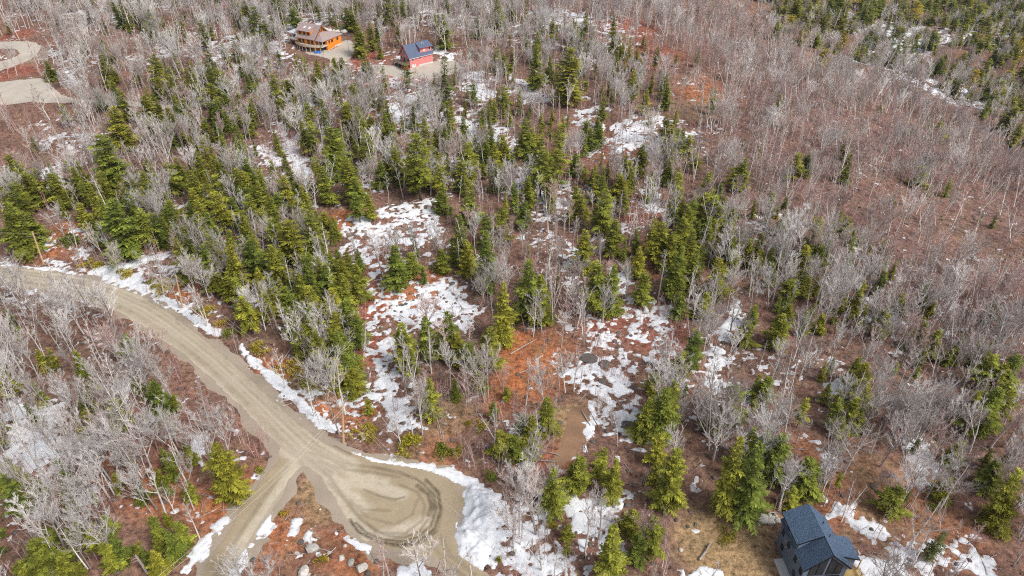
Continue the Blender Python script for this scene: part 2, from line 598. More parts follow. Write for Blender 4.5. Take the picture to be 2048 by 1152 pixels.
def _sheet(name, AX, AY, keepv, off, material, wear=None, kind='structure', sd=None):
    h, w = AX.shape
    kc = keepv[:-1, :-1] | keepv[1:, :-1] | keepv[:-1, 1:] | keepv[1:, 1:]
    idx = np.arange(h * w).reshape(h, w)
    q = np.stack([idx[:-1, :-1][kc], idx[:-1, 1:][kc], idx[1:, 1:][kc], idx[1:, :-1][kc]], 1)
    used, inv = np.unique(q, return_inverse=True)
    q = inv.reshape(q.shape)
    xs, ys = AX.ravel()[used], AY.ravel()[used]
    zs = ground_z(xs, ys) + off.ravel()[used]
    me = mesh_np(name, np.stack([xs, ys, zs], 1), q, True)
    if wear is not None:
        colour_attr(me, 'wear', wear(xs, ys, sd.ravel()[used] if sd is not None else None))
    return tag(link(name, me, material), kind=kind)

GZ2 = GZ.reshape(ny, nx)
def ground_z(x, y):
    """the ground mesh itself, interpolated"""
    i = np.clip(np.searchsorted(gx, x) - 1, 0, nx - 2)
    j = np.clip(np.searchsorted(gy, y) - 1, 0, ny - 2)
    fx, fy = (x - gx[i]) / (gx[i + 1] - gx[i]), (y - gy[j]) / (gy[j + 1] - gy[j])
    return (GZ2[j, i] * (1 - fx) + GZ2[j, i + 1] * fx) * (1 - fy) + (GZ2[j + 1, i] * (1 - fx) + GZ2[j + 1, i + 1] * fx) * fy

def gz(x, y):
    return float(ground_z(np.array([x]), np.array([y]))[0])

# road with its turning circle and the lane
RUTS = [([(700, 1040), (716, 1064), (756, 1084), (800, 1091), (840, 1082), (870, 1058), (882, 1020), (876, 985), (852, 960)], .28, 1.0),
        ([(712, 1046), (732, 1066), (765, 1079), (802, 1084), (836, 1075), (862, 1052), (872, 1018), (866, 988), (846, 966), (810, 950)], .22, .85),
        ([(742, 1076), (775, 1089), (805, 1094), (842, 1087), (872, 1064)], .2, .8),
        ([(732, 1046), (752, 1063), (780, 1073), (808, 1076), (838, 1064), (856, 1040)], .2, .55),
        ([(835, 972), (858, 990), (864, 1012), (858, 1030)], .5, .8), ([(848, 968), (868, 994), (870, 1020)], .3, .8),
        ([(728, 980), (760, 993), (790, 1000), (808, 995)], .15, .5), ([(745, 935), (800, 945), (838, 962), (856, 982)], .35, .5),
        ([(640, 925), (690, 940), (740, 945), (800, 955)], .3, .35), ([(655, 965), (690, 1000), (730, 1020), (780, 1022)], .25, .3)]
PALES = [([(600, 905), (660, 950), (700, 985), (730, 1015)], .9), ([(552, 890), (580, 905), (600, 925), (580, 950), (530, 1030), (470, 1110)], 1.6), ([(700, 965), (760, 975), (800, 990)], 1.1), ([(640, 945), (665, 985), (690, 1030), (735, 1075)], 1.0), ([(660, 930), (720, 955), (770, 965)], .6),
         ([(-40, 560), (140, 586), (260, 632), (360, 700), (440, 770), (520, 852), (552, 890)], .8), ([(760, 1075), (800, 1060), (850, 1045)], .8),
         ([(320, 640), (400, 700), (480, 780), (540, 850)], .5)]
UP_E = [(-40, 526), (100, 543), (180, 556), (250, 578), (310, 603), (350, 628), (400, 668), (450, 708), (500, 753), (550, 798), (600, 843), (650, 885), (720, 925)]
LO_E = [(-40, 556), (70, 577), (140, 592), (200, 608), (260, 638), (310, 671), (360, 706), (400, 737), (440, 775), (480, 815), (520, 860), (560, 905), (640, 955)]
for f_ in (.22, .36, .55, .70, .84):                        # wheel tracks worn along the road
    RUTS.append(([(a0 + (b0 - a0) * f_, a1 + (b1 - a1) * f_) for (a0, a1), (b0, b1) in zip(UP_E, LO_E)], .5, .30 if f_ in (.36, .70) else .22))
for f_ in (.10, .29, .46, .62, .92):
    PALES.append(([(a0 + (b0 - a0) * f_, a1 + (b1 - a1) * f_) for (a0, a1), (b0, b1) in zip(UP_E, LO_E)], .5))
for dx_ in (-16, 14):
    RUTS.append(([(590 + dx_, 935), (550 + dx_, 990), (505 + dx_, 1055), (465 + dx_, 1120), (425 + dx_, 1190)], .5, .28))
RUTS += [([(620, 905), (680, 925), (760, 938), (830, 955), (868, 985), (884, 1020), (876, 1055), (850, 1082)], .3, .35), ([(600, 925), (640, 965), (668, 1010), (700, 1050), (740, 1078)], .35, .35), ([(612, 915), (660, 955), (690, 1000), (722, 1040), (760, 1066), (810, 1068), (846, 1040), (850, 1010), (835, 985), (800, 970)], .25, .4),
         ([(700, 1000), (735, 1035), (790, 1050), (825, 1030), (835, 1000)], .2, .3), ([(880, 1075), (900, 1110), (950, 1150)], .5, .3), ([(860, 1085), (890, 1120), (940, 1165)], .4, .3)]
RW = [(wpoly(p), r, s) for p, r, s in RUTS]
PW = [(wpoly(p), r) for p, r in PALES]
EDGE_BROWN = wpoly([(300, 602), (350, 630), (400, 670), (450, 710), (500, 755), (550, 800), (600, 845), (650, 882), (700, 907)])
def road_wear(x, y, sd):
    r, g = np.zeros(len(x)), np.zeros(len(x))
    wob = (fbm(x, y, 1.6, 3, 21) - .5) * 1.0
    fade_ = fbm(x, y, 7.0, 3, 61)
    for line, w, s in RW:
        d = polydist(line, x, y) + wob * .22
        r = np.maximum(r, s * (1 - sstep(w * .5, w * .9 + .22, d)) * (.45 + .9 * fade_))
    for line, w in PW:
        d = polydist(line, x, y) + wob * 1.5
        g = np.maximum(g, .85 * (1 - sstep(w * .3, w + 1.2, d)))
    d = polydist(EDGE_BROWN, x, y) + wob
    r = np.maximum(r, .45 * (1 - sstep(.2, 1.2, d)))
    return np.stack([r, g, np.zeros(len(x))], 1)
GRAVEL = gravel_material('tan_gravel', (.40, .325, .22), (.075, .055, .035), (.58, .515, .41))
SAND = gravel_material('pale_sand', (.52, .465, .40), (.3, .22, .15), (.70, .64, .55))
SOIL = gravel_material('bare_soil', (.33, .20, .125), (.2, .12, .07), (.5, .38, .27))
zero_wear = lambda x, y, sd: np.zeros((len(x), 3))
VERGE = gravel_material('gravel_verge', (.40, .33, .26), (.2, .15, .1), (.6, .55, .48))
_r0 = sheet('verge', [ROAD], .5, VERGE, .06, .9, .5, zero_wear, grow=1.5, wob2=2.4)
sheet('road', ROAD, .28, GRAVEL, .10, .5, .55, road_wear)
sheet('driveway', [YARD_RED], .7, SAND, .10, .8, .9, zero_wear)
sheet('driveway', [DRIVE_ORANGE], .7, SAND, .10, .8, .9, zero_wear)
sheet('driveway', [DRIVE_LOOP], .9, SAND, .10, .8, .9, zero_wear)
sheet('clearing', [PAD_LEFT, LANE_MID], .9, SAND, .10, .8, .7, zero_wear)
sheet('path', [TRAIL], .5, SOIL, .06, .5, .8, zero_wear)
sheet('path', [FAR_ROAD, FAR_ROAD2], 1.5, SAND, .3, 1.5, .7, zero_wear)

# ------------------------------------------------------------------ snow
SNOW = [  # outline in px, cover, softness m, extra height
    ([(740, 440), (800, 410), (870, 400), (885, 450), (870, 505), (800, 495), (765, 505), (745, 565), (720, 545), (690, 500), (680, 450)], .68, 3, 0),
    ([(765, 640), (760, 612), (850, 572), (900, 545), (940, 560), (958, 600), (945, 645), (900, 665), (860, 655), (800, 640)], .68, 3, 0),
    ([(750, 650), (790, 650), (795, 700), (800, 770), (832, 800), (832, 860), (770, 872), (762, 800), (748, 720)], .72, 2, 0),
    ([(1170, 688), (1240, 720), (1282, 800), (1292, 860), (1315, 912), (1260, 890), (1205, 872), (1212, 820), (1150, 782), (1125, 745)], .68, 3, 0),
    ([(1168, 798), (1198, 808), (1194, 850), (1172, 915), (1160, 912), (1176, 850)], .95, 1, 0),
    ([(1440, 635), (1480, 598), (1494, 640), (1454, 682), (1444, 760), (1420, 792), (1412, 730)], .85, 2, 0),
    ([(922, 990), (940, 955), (985, 985), (1005, 1000), (990, 1100), (965, 1142), (915, 1112), (908, 1060), (932, 1020)], 1.3, 1.5, 1.1),
    ([(700, 903), (760, 918), (850, 928), (905, 942), (955, 958), (985, 1005), (945, 985), (900, 958), (840, 940), (740, 925)], 1.15, .8, .6),
    ([(960, 1100), (985, 1000), (1080, 1000), (1120, 1050), (1130, 1160), (990, 1160)], .72, 3, 0),
    ([(1080, 1000), (1250, 1005), (1245, 1100), (1120, 1160), (1100, 1060)], .66, 3, 0),
    ([(483, 688), (502, 708), (562, 755), (603, 795), (652, 840), (680, 852), (672, 866), (640, 857), (590, 812), (530, 752), (478, 706)], 1.15, .8, .45),
    ([(305, 585), (350, 600), (402, 635), (450, 668), (432, 676), (380, 642)], 1.1, .8, .35),
    ([(165, 545), (230, 528), (335, 508), (338, 515), (255, 543), (310, 582), (290, 590), (220, 562)], 1.0, .8, .3),
    ([(0, 528), (120, 536), (170, 548), (160, 552), (60, 538), (0, 534)], .9, .7, .2),
    ([(537, 1022), (546, 1045), (500, 1112), (472, 1165), (440, 1165), (480, 1100)], .95, 1.2, .2),
    ([(455, 1028), (463, 1040), (432, 1080), (402, 1122), (372, 1155), (365, 1142), (395, 1088)], .88, 1.2, .15),
    ([(600, 1030), (608, 1042), (572, 1088), (558, 1082)], .85, 1, 0), ([(643, 1045), (622, 1060), (634, 1108), (612, 1095), (618, 1060)], .8, 1, 0),
    ([(668, 1062), (700, 1076), (742, 1094), (738, 1108), (690, 1088)], 1.1, .7, .3), ([(790, 1160), (800, 1138), (832, 1124), (862, 1140), (856, 1160)], 1.1, .8, .2),
    ([(0, 800), (90, 790), (120, 850), (150, 900), (142, 952), (80, 992), (40, 952), (0, 960)], .8, 4, 0), ([(60, 1040), (102, 1000), (82, 1045)], .9, 1, 0), ([(148, 1008), (202, 983), (196, 1002), (160, 1024)], .95, 1, 0),
    ([(336, 1024), (372, 998), (356, 1030)], .95, 1, 0), ([(382, 882), (412, 868), (408, 930), (385, 924)], .9, 1, 0), ([(180, 870), (210, 850), (220, 900), (190, 920)], .7, 2, 0),
    ([(190, 680), (230, 690), (240, 730), (200, 720)], .7, 2, 0), ([(245, 755), (262, 770), (255, 820), (240, 800)], .7, 2, 0),
    ([(1712, 1118), (1800, 1138), (1840, 1165), (1712, 1165)], 1.2, 1, .15), ([(1648, 1000), (1705, 1018), (1705, 1052), (1660, 1042)], .85, 1.5, 0), ([(1702, 1042), (1775, 1048), (1775, 1090), (1720, 1072)], .82, 1.5, 0),
    ([(1765, 1060), (1862, 1075), (1878, 1130), (1850, 1160), (1795, 1138)], .80, 2, 0), ([(1895, 1068), (1965, 1068), (1955, 1102), (1900, 1095)], .8, 2, 0), ([(1885, 1090), (1985, 1108), (1985, 1165), (1895, 1132)], .78, 2, 0),
    ([(1365, 1145), (1398, 1120), (1452, 1133), (1464, 1165), (1365, 1165)], 1.1, 1, .1),
    ([(1800, 888), (1832, 878), (1872, 918), (1874, 952), (1850, 985), (1828, 962), (1808, 940)], .85, 2, 0), ([(1635, 888), (1680, 908), (1692, 948), (1636, 942)], .8, 2, 0), ([(1650, 762), (1702, 748), (1712, 782), (1660, 792)], .7, 2, 0),
    ([(1700, 470), (1735, 468), (1730, 505), (1704, 500)], .7, 2, 0), ([(1780, 650), (1800, 640), (1815, 700), (1790, 700)], .55, 3, 0), ([(1880, 650), (1910, 640), (1930, 700), (1895, 700)], .6, 3, 0), ([(1570, 500), (1600, 500), (1596, 530), (1566, 530)], .65, 2, 0), ([(1720, 590), (1800, 600), (1780, 640), (1720, 630)], .5, 4, 0),
    ([(1230, 640), (1340, 575), (1358, 620), (1310, 690), (1260, 705)], .62, 4, 0), ([(1300, 700), (1360, 680), (1370, 730), (1310, 760)], .6, 3, 0), ([(1280, 385), (1312, 375), (1330, 425), (1290, 430)], .7, 2, 0), ([(1130, 470), (1160, 500), (1150, 560), (1120, 540)], .6, 3, 0), ([(1060, 380), (1140, 360), (1150, 430), (1080, 440)], .6, 5, 0),
    ([(1010, 350), (1060, 340), (1060, 390), (1010, 400)], .6, 5, 0), ([(1230, 500), (1260, 540), (1240, 600), (1220, 560)], .65, 3, 0), ([(940, 770), (970, 760), (975, 790), (945, 800)], .6, 1.5, 0),
    ([(918, 150), (972, 148), (1002, 200), (960, 214), (920, 182)], .78, 4, 0), ([(1020, 158), (1100, 188), (1112, 212), (1040, 204)], .7, 4, 0), ([(885, 215), (950, 228), (1002, 250), (1024, 300), (960, 292), (895, 260)], .66, 6, 0), ([(820, 300), (900, 290), (1000, 330), (900, 350), (830, 340)], .5, 6, 0),
    ([(1148, 222), (1202, 208), (1214, 260), (1194, 304), (1150, 284)], .74, 5, 0), ([(1208, 250), (1322, 238), (1316, 290), (1230, 314)], .74, 5, 0), ([(495, 300), (600, 258), (634, 300), (626, 372), (560, 366)], .72, 6, 0), ([(640, 180), (690, 190), (700, 240), (650, 240)], .55, 6, 0),
    ([(1060, 20), (1130, 15), (1180, 35), (1170, 60), (1080, 45)], .6, 6, 0), ([(1120, 110), (1180, 100), (1210, 130), (1140, 150)], .5, 6, 0), ([(740, 200), (860, 190), (880, 260), (760, 280)], .52, 8, 0), ([(690, 380), (740, 330), (760, 390), (700, 420)], .45, 4, 0), ([(860, 340), (900, 330), (910, 390), (880, 400)], .55, 4, 0), ([(80, 340), (130, 330), (140, 400), (80, 400)], .6, 5, 0), ([(60, 250), (180, 260), (170, 310), (80, 300)], .42, 8, 0), ([(380, 60), (520, 80), (500, 130), (380, 120)], .38, 10, 0),
    ([(860, 90), (900, 95), (915, 130), (880, 130)], .7, 3, 0), ([(470, 90), (500, 85), (495, 110), (465, 110)], .6, 4, 0), ([(100, 100), (180, 110), (170, 170), (110, 160)], .45, 8, 0),
    ([(1520, 32), (1570, 30), (1590, 70), (1540, 75)], .6, 10, .3), ([(1600, 62), (1680, 88), (1760, 110), (1720, 130), (1620, 90)], .5, 8, .3), ([(1750, 85), (1830, 50), (1860, 90), (1840, 130), (1780, 140)], .72, 12, .4), ([(1760, 100), (1860, 130), (1960, 170), (2048, 200), (2048, 235), (1900, 205), (1790, 160)], .48, 10, .3), ([(1870, 160), (1910, 180), (1900, 195), (1866, 180)], 1.0, 3, .3), ([(1960, 110), (2048, 130), (2048, 180), (1970, 150)], .55, 12, .3), ([(1640, 20), (1740, 30), (1900, 60), (2048, 90), (2048, 120), (1900, 100), (1700, 60)], .42, 15, .3)]
SNOW = [(wpoly(p), c, s, e) for p, c, s, e in SNOW]
def snow_cover(x, y):
    cov = np.full(x.shape, 0.0)
    ext = np.zeros(x.shape)
    for P, c, s, e in SNOW:
        x0, y0 = P.min(0) - 2 * s
        x1, y1 = P.max(0) + 2 * s
        m = (x > x0) & (x < x1) & (y > y0) & (y < y1)
        if not m.any(): continue
        d = sdf(P, x[m], y[m])
        k = c * sstep(-s, s, d)
        cov[m] = np.maximum(cov[m], k)
        if e: ext[m] = np.maximum(ext[m], e * sstep(-.2, 2.2, d))
    sprinkle = np.clip((fbm(x, y, 40, 3, 55) - .50) * 2.0, 0, .38) * sstep(80, 115, y) * (1 - .85 * sstep(-40, 10, x - (118 - 0.17 * (y - 150))))
    return np.maximum(cov, sprinkle), ext

def snow_material():
    m = mat('old_snow', (.78, .80, .84), .7, .08, .8, bump=.35)
    n, l = m.node_tree.nodes, m.node_tree.links
    p = n['Principled BSDF']
    src = p.inputs['Base Color'].links[0].from_socket
    geo = n.new('ShaderNodeNewGeometry')
    t = n.new('ShaderNodeTexNoise')
    t.inputs['Scale'].default_value, t.inputs['Detail'].default_value, t.inputs['Roughness'].default_value = 1.0, 4, .65
    l.new(geo.outputs['Position'], t.inputs['Vector'])
    r = n.new('ShaderNodeMapRange')
    r.inputs['From Min'].default_value, r.inputs['From Max'].default_value = .40, .52
    da = n.new('ShaderNodeAttribute'); da.attribute_name = 'depth'          # thin snow lets more litter through
    md = n.new('ShaderNodeMath'); md.operation = 'MULTIPLY_ADD'
    l.new(da.outputs['Fac'], md.inputs[0]); md.inputs[1].default_value = -.22; l.new(t.outputs['Fac'], md.inputs[2])
    l.new(md.outputs[0], r.inputs['Value'])
    r.inputs['To Max'].default_value = .46
    mx = n.new('ShaderNodeMix'); mx.data_type = 'RGBA'       # leaf litter melted into the surface
    l.new(r.outputs['Result'], mx.inputs[0])
    l.new(src, mx.inputs[6])
    mx.inputs[7].default_value = (.20, .13, .11, 1)
    l.new(mx.outputs[2], p.inputs['Base Color'])
    return m
SNOWM = snow_material()
SAMPLED = []
def snow_block(x0, x1, y0, y1, res):
    ax, ay = np.linspace(x0, x1, int((x1 - x0) / res) + 1), np.linspace(y0, y1, int((y1 - y0) / res) + 1)
    AX, AY = np.meshgrid(ax, ay)
    cov, ext = snow_cover(AX, AY)
    f = .45 * fbm(AX, AY, 3.4, 2, 77, .6) + .55 * fbm(AX, AY, 1.05, 2, 177, .6)
    n = 1 / (1 + np.exp(-(f - .5) * 14))
    val = cov - n
    block = np.zeros(AX.shape, bool)
    for P, w in ((ROAD, -.2), (YARD_RED, 0), (DRIVE_ORANGE, 0), (DRIVE_LOOP, 0), (PAD_LEFT, 0), (YARD_BLUE, -1)):
        block |= sdf(P, AX, AY, 3.0) > -w
    hx, hy = HOUSE_BLUE
    block |= (np.abs(AX - hx) < 5) & (np.abs(AY - hy) < 6)
    lumps = fbm(AX, AY, 1.6, 4, 13, .6)
    off = np.clip(val * .45, -.15, .15) + np.where(val > 0, ext * np.clip(val * 2.2, 0, 1) * (.35 + 1.3 * lumps * lumps * 1.6), 0)
    val = np.where(block & (ext < .05), -1, val)
    off = np.where(block & (ext < .05), -.15, off)
    keep = val > -.06
    h, w = AX.shape
    kc = keep[:-1, :-1] | keep[1:, :-1] | keep[:-1, 1:] | keep[1:, 1:]
    idx = np.arange(h * w).reshape(h, w)
    q = np.stack([idx[:-1, :-1][kc], idx[:-1, 1:][kc], idx[1:, 1:][kc], idx[1:, :-1][kc]], 1)
    used, inv = np.unique(q, return_inverse=True)
    xs, ys = AX.ravel()[used], AY.ravel()[used]
    return np.stack([xs, ys, ground_z(xs, ys) + off.ravel()[used] + .02], 1), inv.reshape(q.shape), np.clip(val.ravel()[used] * 2.2 + ext.ravel()[used] * 2, 0, 1)
vv, ff, tt_, n0 = [], [], [], 0
for blk in ((-150, 150, 55, 150, .30), (-200, 190, 150, 240, .42), (-260, 280, 240, 470, .9), (120, 620, 470, 800, 2.5)):
    v, f, th = snow_block(*blk)
    tt_.append(th)
    vv.append(v)
    ff.append(f + n0)
    n0 += len(v)
snow_me = mesh_np('snow', np.concatenate(vv), np.concatenate(ff), True)
tt_ = np.concatenate(tt_)
colour_attr(snow_me, 'depth', np.stack([tt_] * 3, 1))
tag(link('snow', snow_me, SNOWM), 'patchy melting snow lying over the leaf litter and along the road', 'snow', kind='stuff')
print('snow faces', len(snow_me.polygons))

# ------------------------------------------------------------------ tree shapes (built once, shared by the copies)
def rdir(az, el):
    return Vector((math.cos(az) * math.cos(el), math.sin(az) * math.cos(el), math.sin(el)))

def conifer_mesh(seed, H=14.0, wr=.19, clear=.06, droop=.28, dens=1.0, ragged=.25, pw=.78, gaps=.10):
    """trunk mesh and crown mesh of an evergreen: whorls of drooping flat sprays"""
    r = random.Random(seed)
    t = MB()
    t.tube([(0, 0, -.6), (0, 0, H * .35), (r.uniform(-.1, .1), r.uniform(-.1, .1), H * .7), (0, 0, H * .985)], [.19, .14, .08, .01], 6)
    for _ in range(9):
        zz = r.uniform(.06, clear + .22) * H
        dd = rdir(r.random() * 6.28, r.uniform(-.25, .15))
        t.tube([Vector((0, 0, zz)), Vector((0, 0, zz)) + dd * r.uniform(1.0, 2.2)], [.035, .008], 3, False)
    V, F, K = [], [], []
    z = clear * H
    side = [r.uniform(.75, 1.2) for _ in range(7)]
    while z < H * .985:
        q = (z / H - clear) / (1 - clear)
        env = wr * H * (1 - q) ** pw * min(1.0, .55 + q * 4.0) * (1 + .18 * math.sin(q * 19 + seed) + .10 * math.sin(q * 43 + seed * 2.1))
        nb = max(4, int((6 + 4 * (1 - q)) * dens))
        a0 = r.random() * 6.28
        for b in range(nb):
            az = a0 + 6.283 * b / nb + r.uniform(-.3, .3)
            sx = side[int((az % 6.283) / 6.283 * 7) % 7] * (1 + .25 * math.sin(az * 2 + q * 9 + seed))
            if r.random() < gaps: continue
            L = env * sx * r.uniform(1 - ragged * 1.4, 1 + ragged) + .25
            el = r.uniform(.05, .35) + .5 * q
            base = Vector((0, 0, z + r.uniform(-.2, .2)))
            d = rdir(az, el)
            side_v = Vector((-math.sin(az), math.cos(az), 0))
            tone = r.uniform(.45, 1.45)
            n = max(2, int(L / .30))
            for k in range(n):
                s = (k + .6 + r.uniform(-.3, .3)) / n
                p = base + d * (L * s) + Vector((0, 0, -droop * L * s * s))
                for sg in (-1, 1):
                    wdt = L * .24 * (1.15 - s) + .16
                    ang = sg * r.uniform(.35, 1.0)
                    lv = (d * math.cos(ang) + side_v * math.sin(ang) + Vector((0, 0, r.uniform(-.45, .1)))).normalized()
                    ln = wdt * r.uniform(.9, 1.5) + .2
                    nrm = Vector((r.uniform(-.5, .5), r.uniform(-.5, .5), 1)).normalized()
                    cr = lv.cross(nrm).normalized() * (ln * r.uniform(.16, .26))
                    i = len(V)
                    mid = p + lv * (ln * .45)
                    V += [p, mid + cr + Vector((0, 0, -.05)), p + lv * ln + Vector((0, 0, -.12 * ln)), mid - cr + Vector((0, 0, -.05))]
                    F.append((i, i + 1, i + 2, i + 3))
                    tn = tone * r.uniform(.8, 1.2)
                    K += [tn] * 4
        z += (.36 + .28 * (1 - q)) * (H / 14.0) ** .5 / dens ** .5
    for _ in range(5):                                       # leader
        i = len(V)
        a = r.random() * 6.28
        p = Vector((0, 0, H - .9))
        o = rdir(a, .9)
        V += [p, p + o * .5 + Vector((.12, 0, 0)), Vector((0, 0, H + .1)), p + o * .5 - Vector((.12, 0, 0))]
        F.append((i, i + 1, i + 2, i + 3))
        K += [1.2] * 4
    me = mesh_np('crown', np.array([tuple(v) for v in V]), np.array(F))
    k = np.array(K)
    colour_attr(me, 'leaf', np.stack([k, k, k], 1))
    return t.mesh('trunk', True), me

def pine_mesh(seed, H=17.0):
    """white pine: bare lower trunk, plates of foliage on long level limbs"""
    r = random.Random(seed)
    t = MB()
    t.tube([(0, 0, -.6), (.1, 0, H * .4), (.15, .1, H * .75), (0, 0, H * .97)], [.26, .2, .12, .02], 6)
    V, F, K = [], [], []
    for k in range(13):
        z = H * (.38 + .6 * k / 13)
        for b in range(r.randint(3, 5)):
            az = r.random() * 6.28
            L = H * (.21 * (1 - (k / 13)) + .07) * r.uniform(.6, 1.25)
            d = rdir(az, r.uniform(.05, .3))
            t.tube([Vector((0, 0, z)), Vector((0, 0, z)) + d * L * .9], [.06, .015], 3, False)
            tone = r.uniform(.65, 1.25)
            for j in range(34):
                s = r.uniform(.25, 1.05)
                p = Vector((0, 0, z)) + d * L * s + Vector((r.gauss(0, .28 * L * .6), r.gauss(0, .28 * L * .6), r.gauss(.1, .16)))
                lv = rdir(r.random() * 6.28, r.uniform(-.1, .9))
                ln = r.uniform(.35, .7)
                cr = lv.cross(Vector((r.gauss(0, .4), r.gauss(0, .4), 1))).normalized() * ln * .3
                i = len(V)
                V += [p, p + lv * ln * .5 + cr, p + lv * ln, p + lv * ln * .5 - cr]
                F.append((i, i + 1, i + 2, i + 3))
                K += [tone * r.uniform(.8, 1.2)] * 4
    me = mesh_np('crown', np.array([tuple(v) for v in V]), np.array(F))
    k = np.array(K)
    colour_attr(me, 'leaf', np.stack([k, k, k], 1))
    return t.mesh('trunk', True), me

def shrub_mesh(seed, rad=1.3, hgt=1.3):
    r = random.Random(seed)
    t = MB()
    V, F, K = [], [], []
    lobes = [(r.gauss(0, rad * .45), r.gauss(0, rad * .45), r.uniform(.5, 1.0) * hgt, r.uniform(.45, .8) * rad) for _ in range(7)]
    for (lx, ly, lh, lr) in lobes:
        t.tube([(lx * .2, ly * .2, -.2), (lx * .6, ly * .6, lh * .4), (lx, ly, lh * .85)], [.05, .035, .01], 4, False)
        for _ in range(95):
            d = rdir(r.random() * 6.28, r.uniform(-.2, 1.5))
            p = Vector((lx, ly, lh * .35)) + Vector((d.x * lr, d.y * lr, d.z * lh * .75)) * r.uniform(.55, 1.05)
            lv = (d + Vector((r.gauss(0, .5), r.gauss(0, .5), r.gauss(.2, .4)))).normalized()
            ln = r.uniform(.22, .45)
            cr = lv.cross(Vector((r.gauss(0, 1), r.gauss(0, 1), r.gauss(0, 1)))).normalized() * ln * .3
            i = len(V)
            V += [p, p + lv * ln * .5 + cr, p + lv * ln, p + lv * ln * .5 - cr]
            F.append((i, i + 1, i + 2, i + 3))
            K += [r.uniform(.6, 1.3)] * 4
    me = mesh_np('foliage', np.array([tuple(v) for v in V]), np.array(F))
    k = np.array(K)
    colour_attr(me, 'leaf', np.stack([k, k, k], 1))
    return t.mesh('stem'), me

def hardwood_mesh(seed, H=14.0, spread=1.0, limbs=12, forks=1, start=.38, tw=1.25, slim=1.2, level=.0):
    """leafless tree: trunk mesh (with its forks) and crown mesh of limbs, branches and twigs"""
    r = random.Random(seed)
    t, c = MB(), MB()
    stems = []
    lean = (r.uniform(-.07, .07), r.uniform(-.07, .07))
    def stem(p0, d0, L, r0, r1, n=6, wob=.035):
        pts, p, d = [p0], p0.copy(), d0.copy()
        for k in range(n):
            d = (d + Vector((r.gauss(0, wob), r.gauss(0, wob), .03))).normalized()
            p = p + d * (L / n)
            pts.append(p.copy())
        return pts, [r0 + (r1 - r0) * k / n for k in range(n + 1)]
    main, mr_ = stem(Vector((0, 0, -.5)), Vector((lean[0], lean[1], 1)).normalized(), H * .97, .17 * slim, .025 * slim, 8)
    t.tube(main, mr_, 5, False)
    stems.append((main, mr_, start, 1.0))
    for _ in range(forks):
        k = r.randint(2, 4)
        az = r.random() * 6.28
        fk, fr = stem(main[k], rdir(az, r.uniform(1.0, 1.25)), H * (1 - k / 8.5) * r.uniform(.7, .92), mr_[k] * .75, .02 * slim, 6)
        t.tube(fk, fr, 4, False)
        stems.append((fk, fr, .25, .7))
    for pts, rr, st, amt in stems:
        n = int(limbs * amt)
        for j in range(n):
            f = st + (1 - st) * (j + r.random()) / n
            x = f * (len(pts) - 1)
            i = min(int(x), len(pts) - 2)
            p0 = pts[i].lerp(pts[i + 1], x - i)
            az = j * 2.4 + r.uniform(-.5, .5)
            L = H * spread * (.10 + .26 * (1 - f)) * r.uniform(.65, 1.3)
            lp, lr = stem(p0, rdir(az, r.uniform(.70, 1.20) - level), L, max(.020, rr[i] * .45) * tw ** .5, .012 * tw, 4, .07)
            c.tube(lp, lr, 3, False)
            for b in range(r.randint(9, 13)):
                g = r.uniform(.2, 1.0)
                y = g * 4
                ib = min(int(y), 3)
                q0 = lp[ib].lerp(lp[ib + 1], y - ib)
                bd = ((lp[ib + 1] - lp[ib]).normalized() + rdir(r.random() * 6.28, r.uniform(0, 1.0)) * .75).normalized()
                bl = L * r.uniform(.25, .5) * (1.15 - g * .5)
                bp, br = stem(q0, bd, bl, .014 * tw, .008 * tw, 2, .10)
                c.tube(bp, br, 3, False)
                for w in range(r.randint(4, 7)):
                    s0 = bp[0].lerp(bp[2], r.uniform(.25, 1.0))
                    wd = (bd + rdir(r.random() * 6.28, r.uniform(0, 1.0)) * .65).normalized()
                    wl_ = bl * r.uniform(.3, .7) + .15
                    c.tube([s0, s0 + wd * wl_], [.009 * tw, 0], 3, False)
    return t.mesh('trunk', True), c.mesh('crown')

def sapling_mesh(seed, H=6.0, n=3, tw=1.0):
    """a few thin leafless stems with short twigs"""
    r = random.Random(seed)
    c = MB()
    for k in range(n):
        x, y = (r.gauss(0, .9), r.gauss(0, .9)) if k else (0, 0)
        h = H * r.uniform(.6, 1.1)
        lx, ly = r.gauss(0, .06) * h, r.gauss(0, .06) * h
        pts = [Vector((x, y, -.3)), Vector((x + lx * .4, y + ly * .4, h * .5)), Vector((x + lx, y + ly, h))]
        c.tube(pts, [.035 * tw, .026 * tw, .008], 3, False)
        for j in range(11):
            f = r.uniform(.3, .97)
            p = pts[0].lerp(pts[1], f * 2) if f < .5 else pts[1].lerp(pts[2], f * 2 - 1)
            d = rdir(r.random() * 6.28, r.uniform(.5, 1.2))
            L = h * r.uniform(.08, .2)
            c.tube([p, p + d * L], [.012 * tw, 0], 3, False)
            for _ in range(2):
                q = p + d * L * r.uniform(.3, .8)
                c.tube([q, q + (d + rdir(r.random() * 6.28, .4) * .8).normalized() * L * .5], [.008 * tw, 0], 3, False)
    return c.mesh('sapling')

def brush_mesh(seed):
    r = random.Random(seed)
    c = MB()
    for k in range(16):
        x, y = r.gauss(0, .5), r.gauss(0, .5)
        d = rdir(r.random() * 6.28, r.uniform(.6, 1.5))
        L = r.uniform(.5, 1.5)
        p = Vector((x, y, -.1))
        c.tube([p, p + d * L], [.022, 0], 3, False)
        q = p + d * L * .5
        c.tube([q, q + (d + rdir(r.random() * 6.28, .5)).normalized() * L * .5], [.013, 0], 3, False)
    return c.mesh('brush')

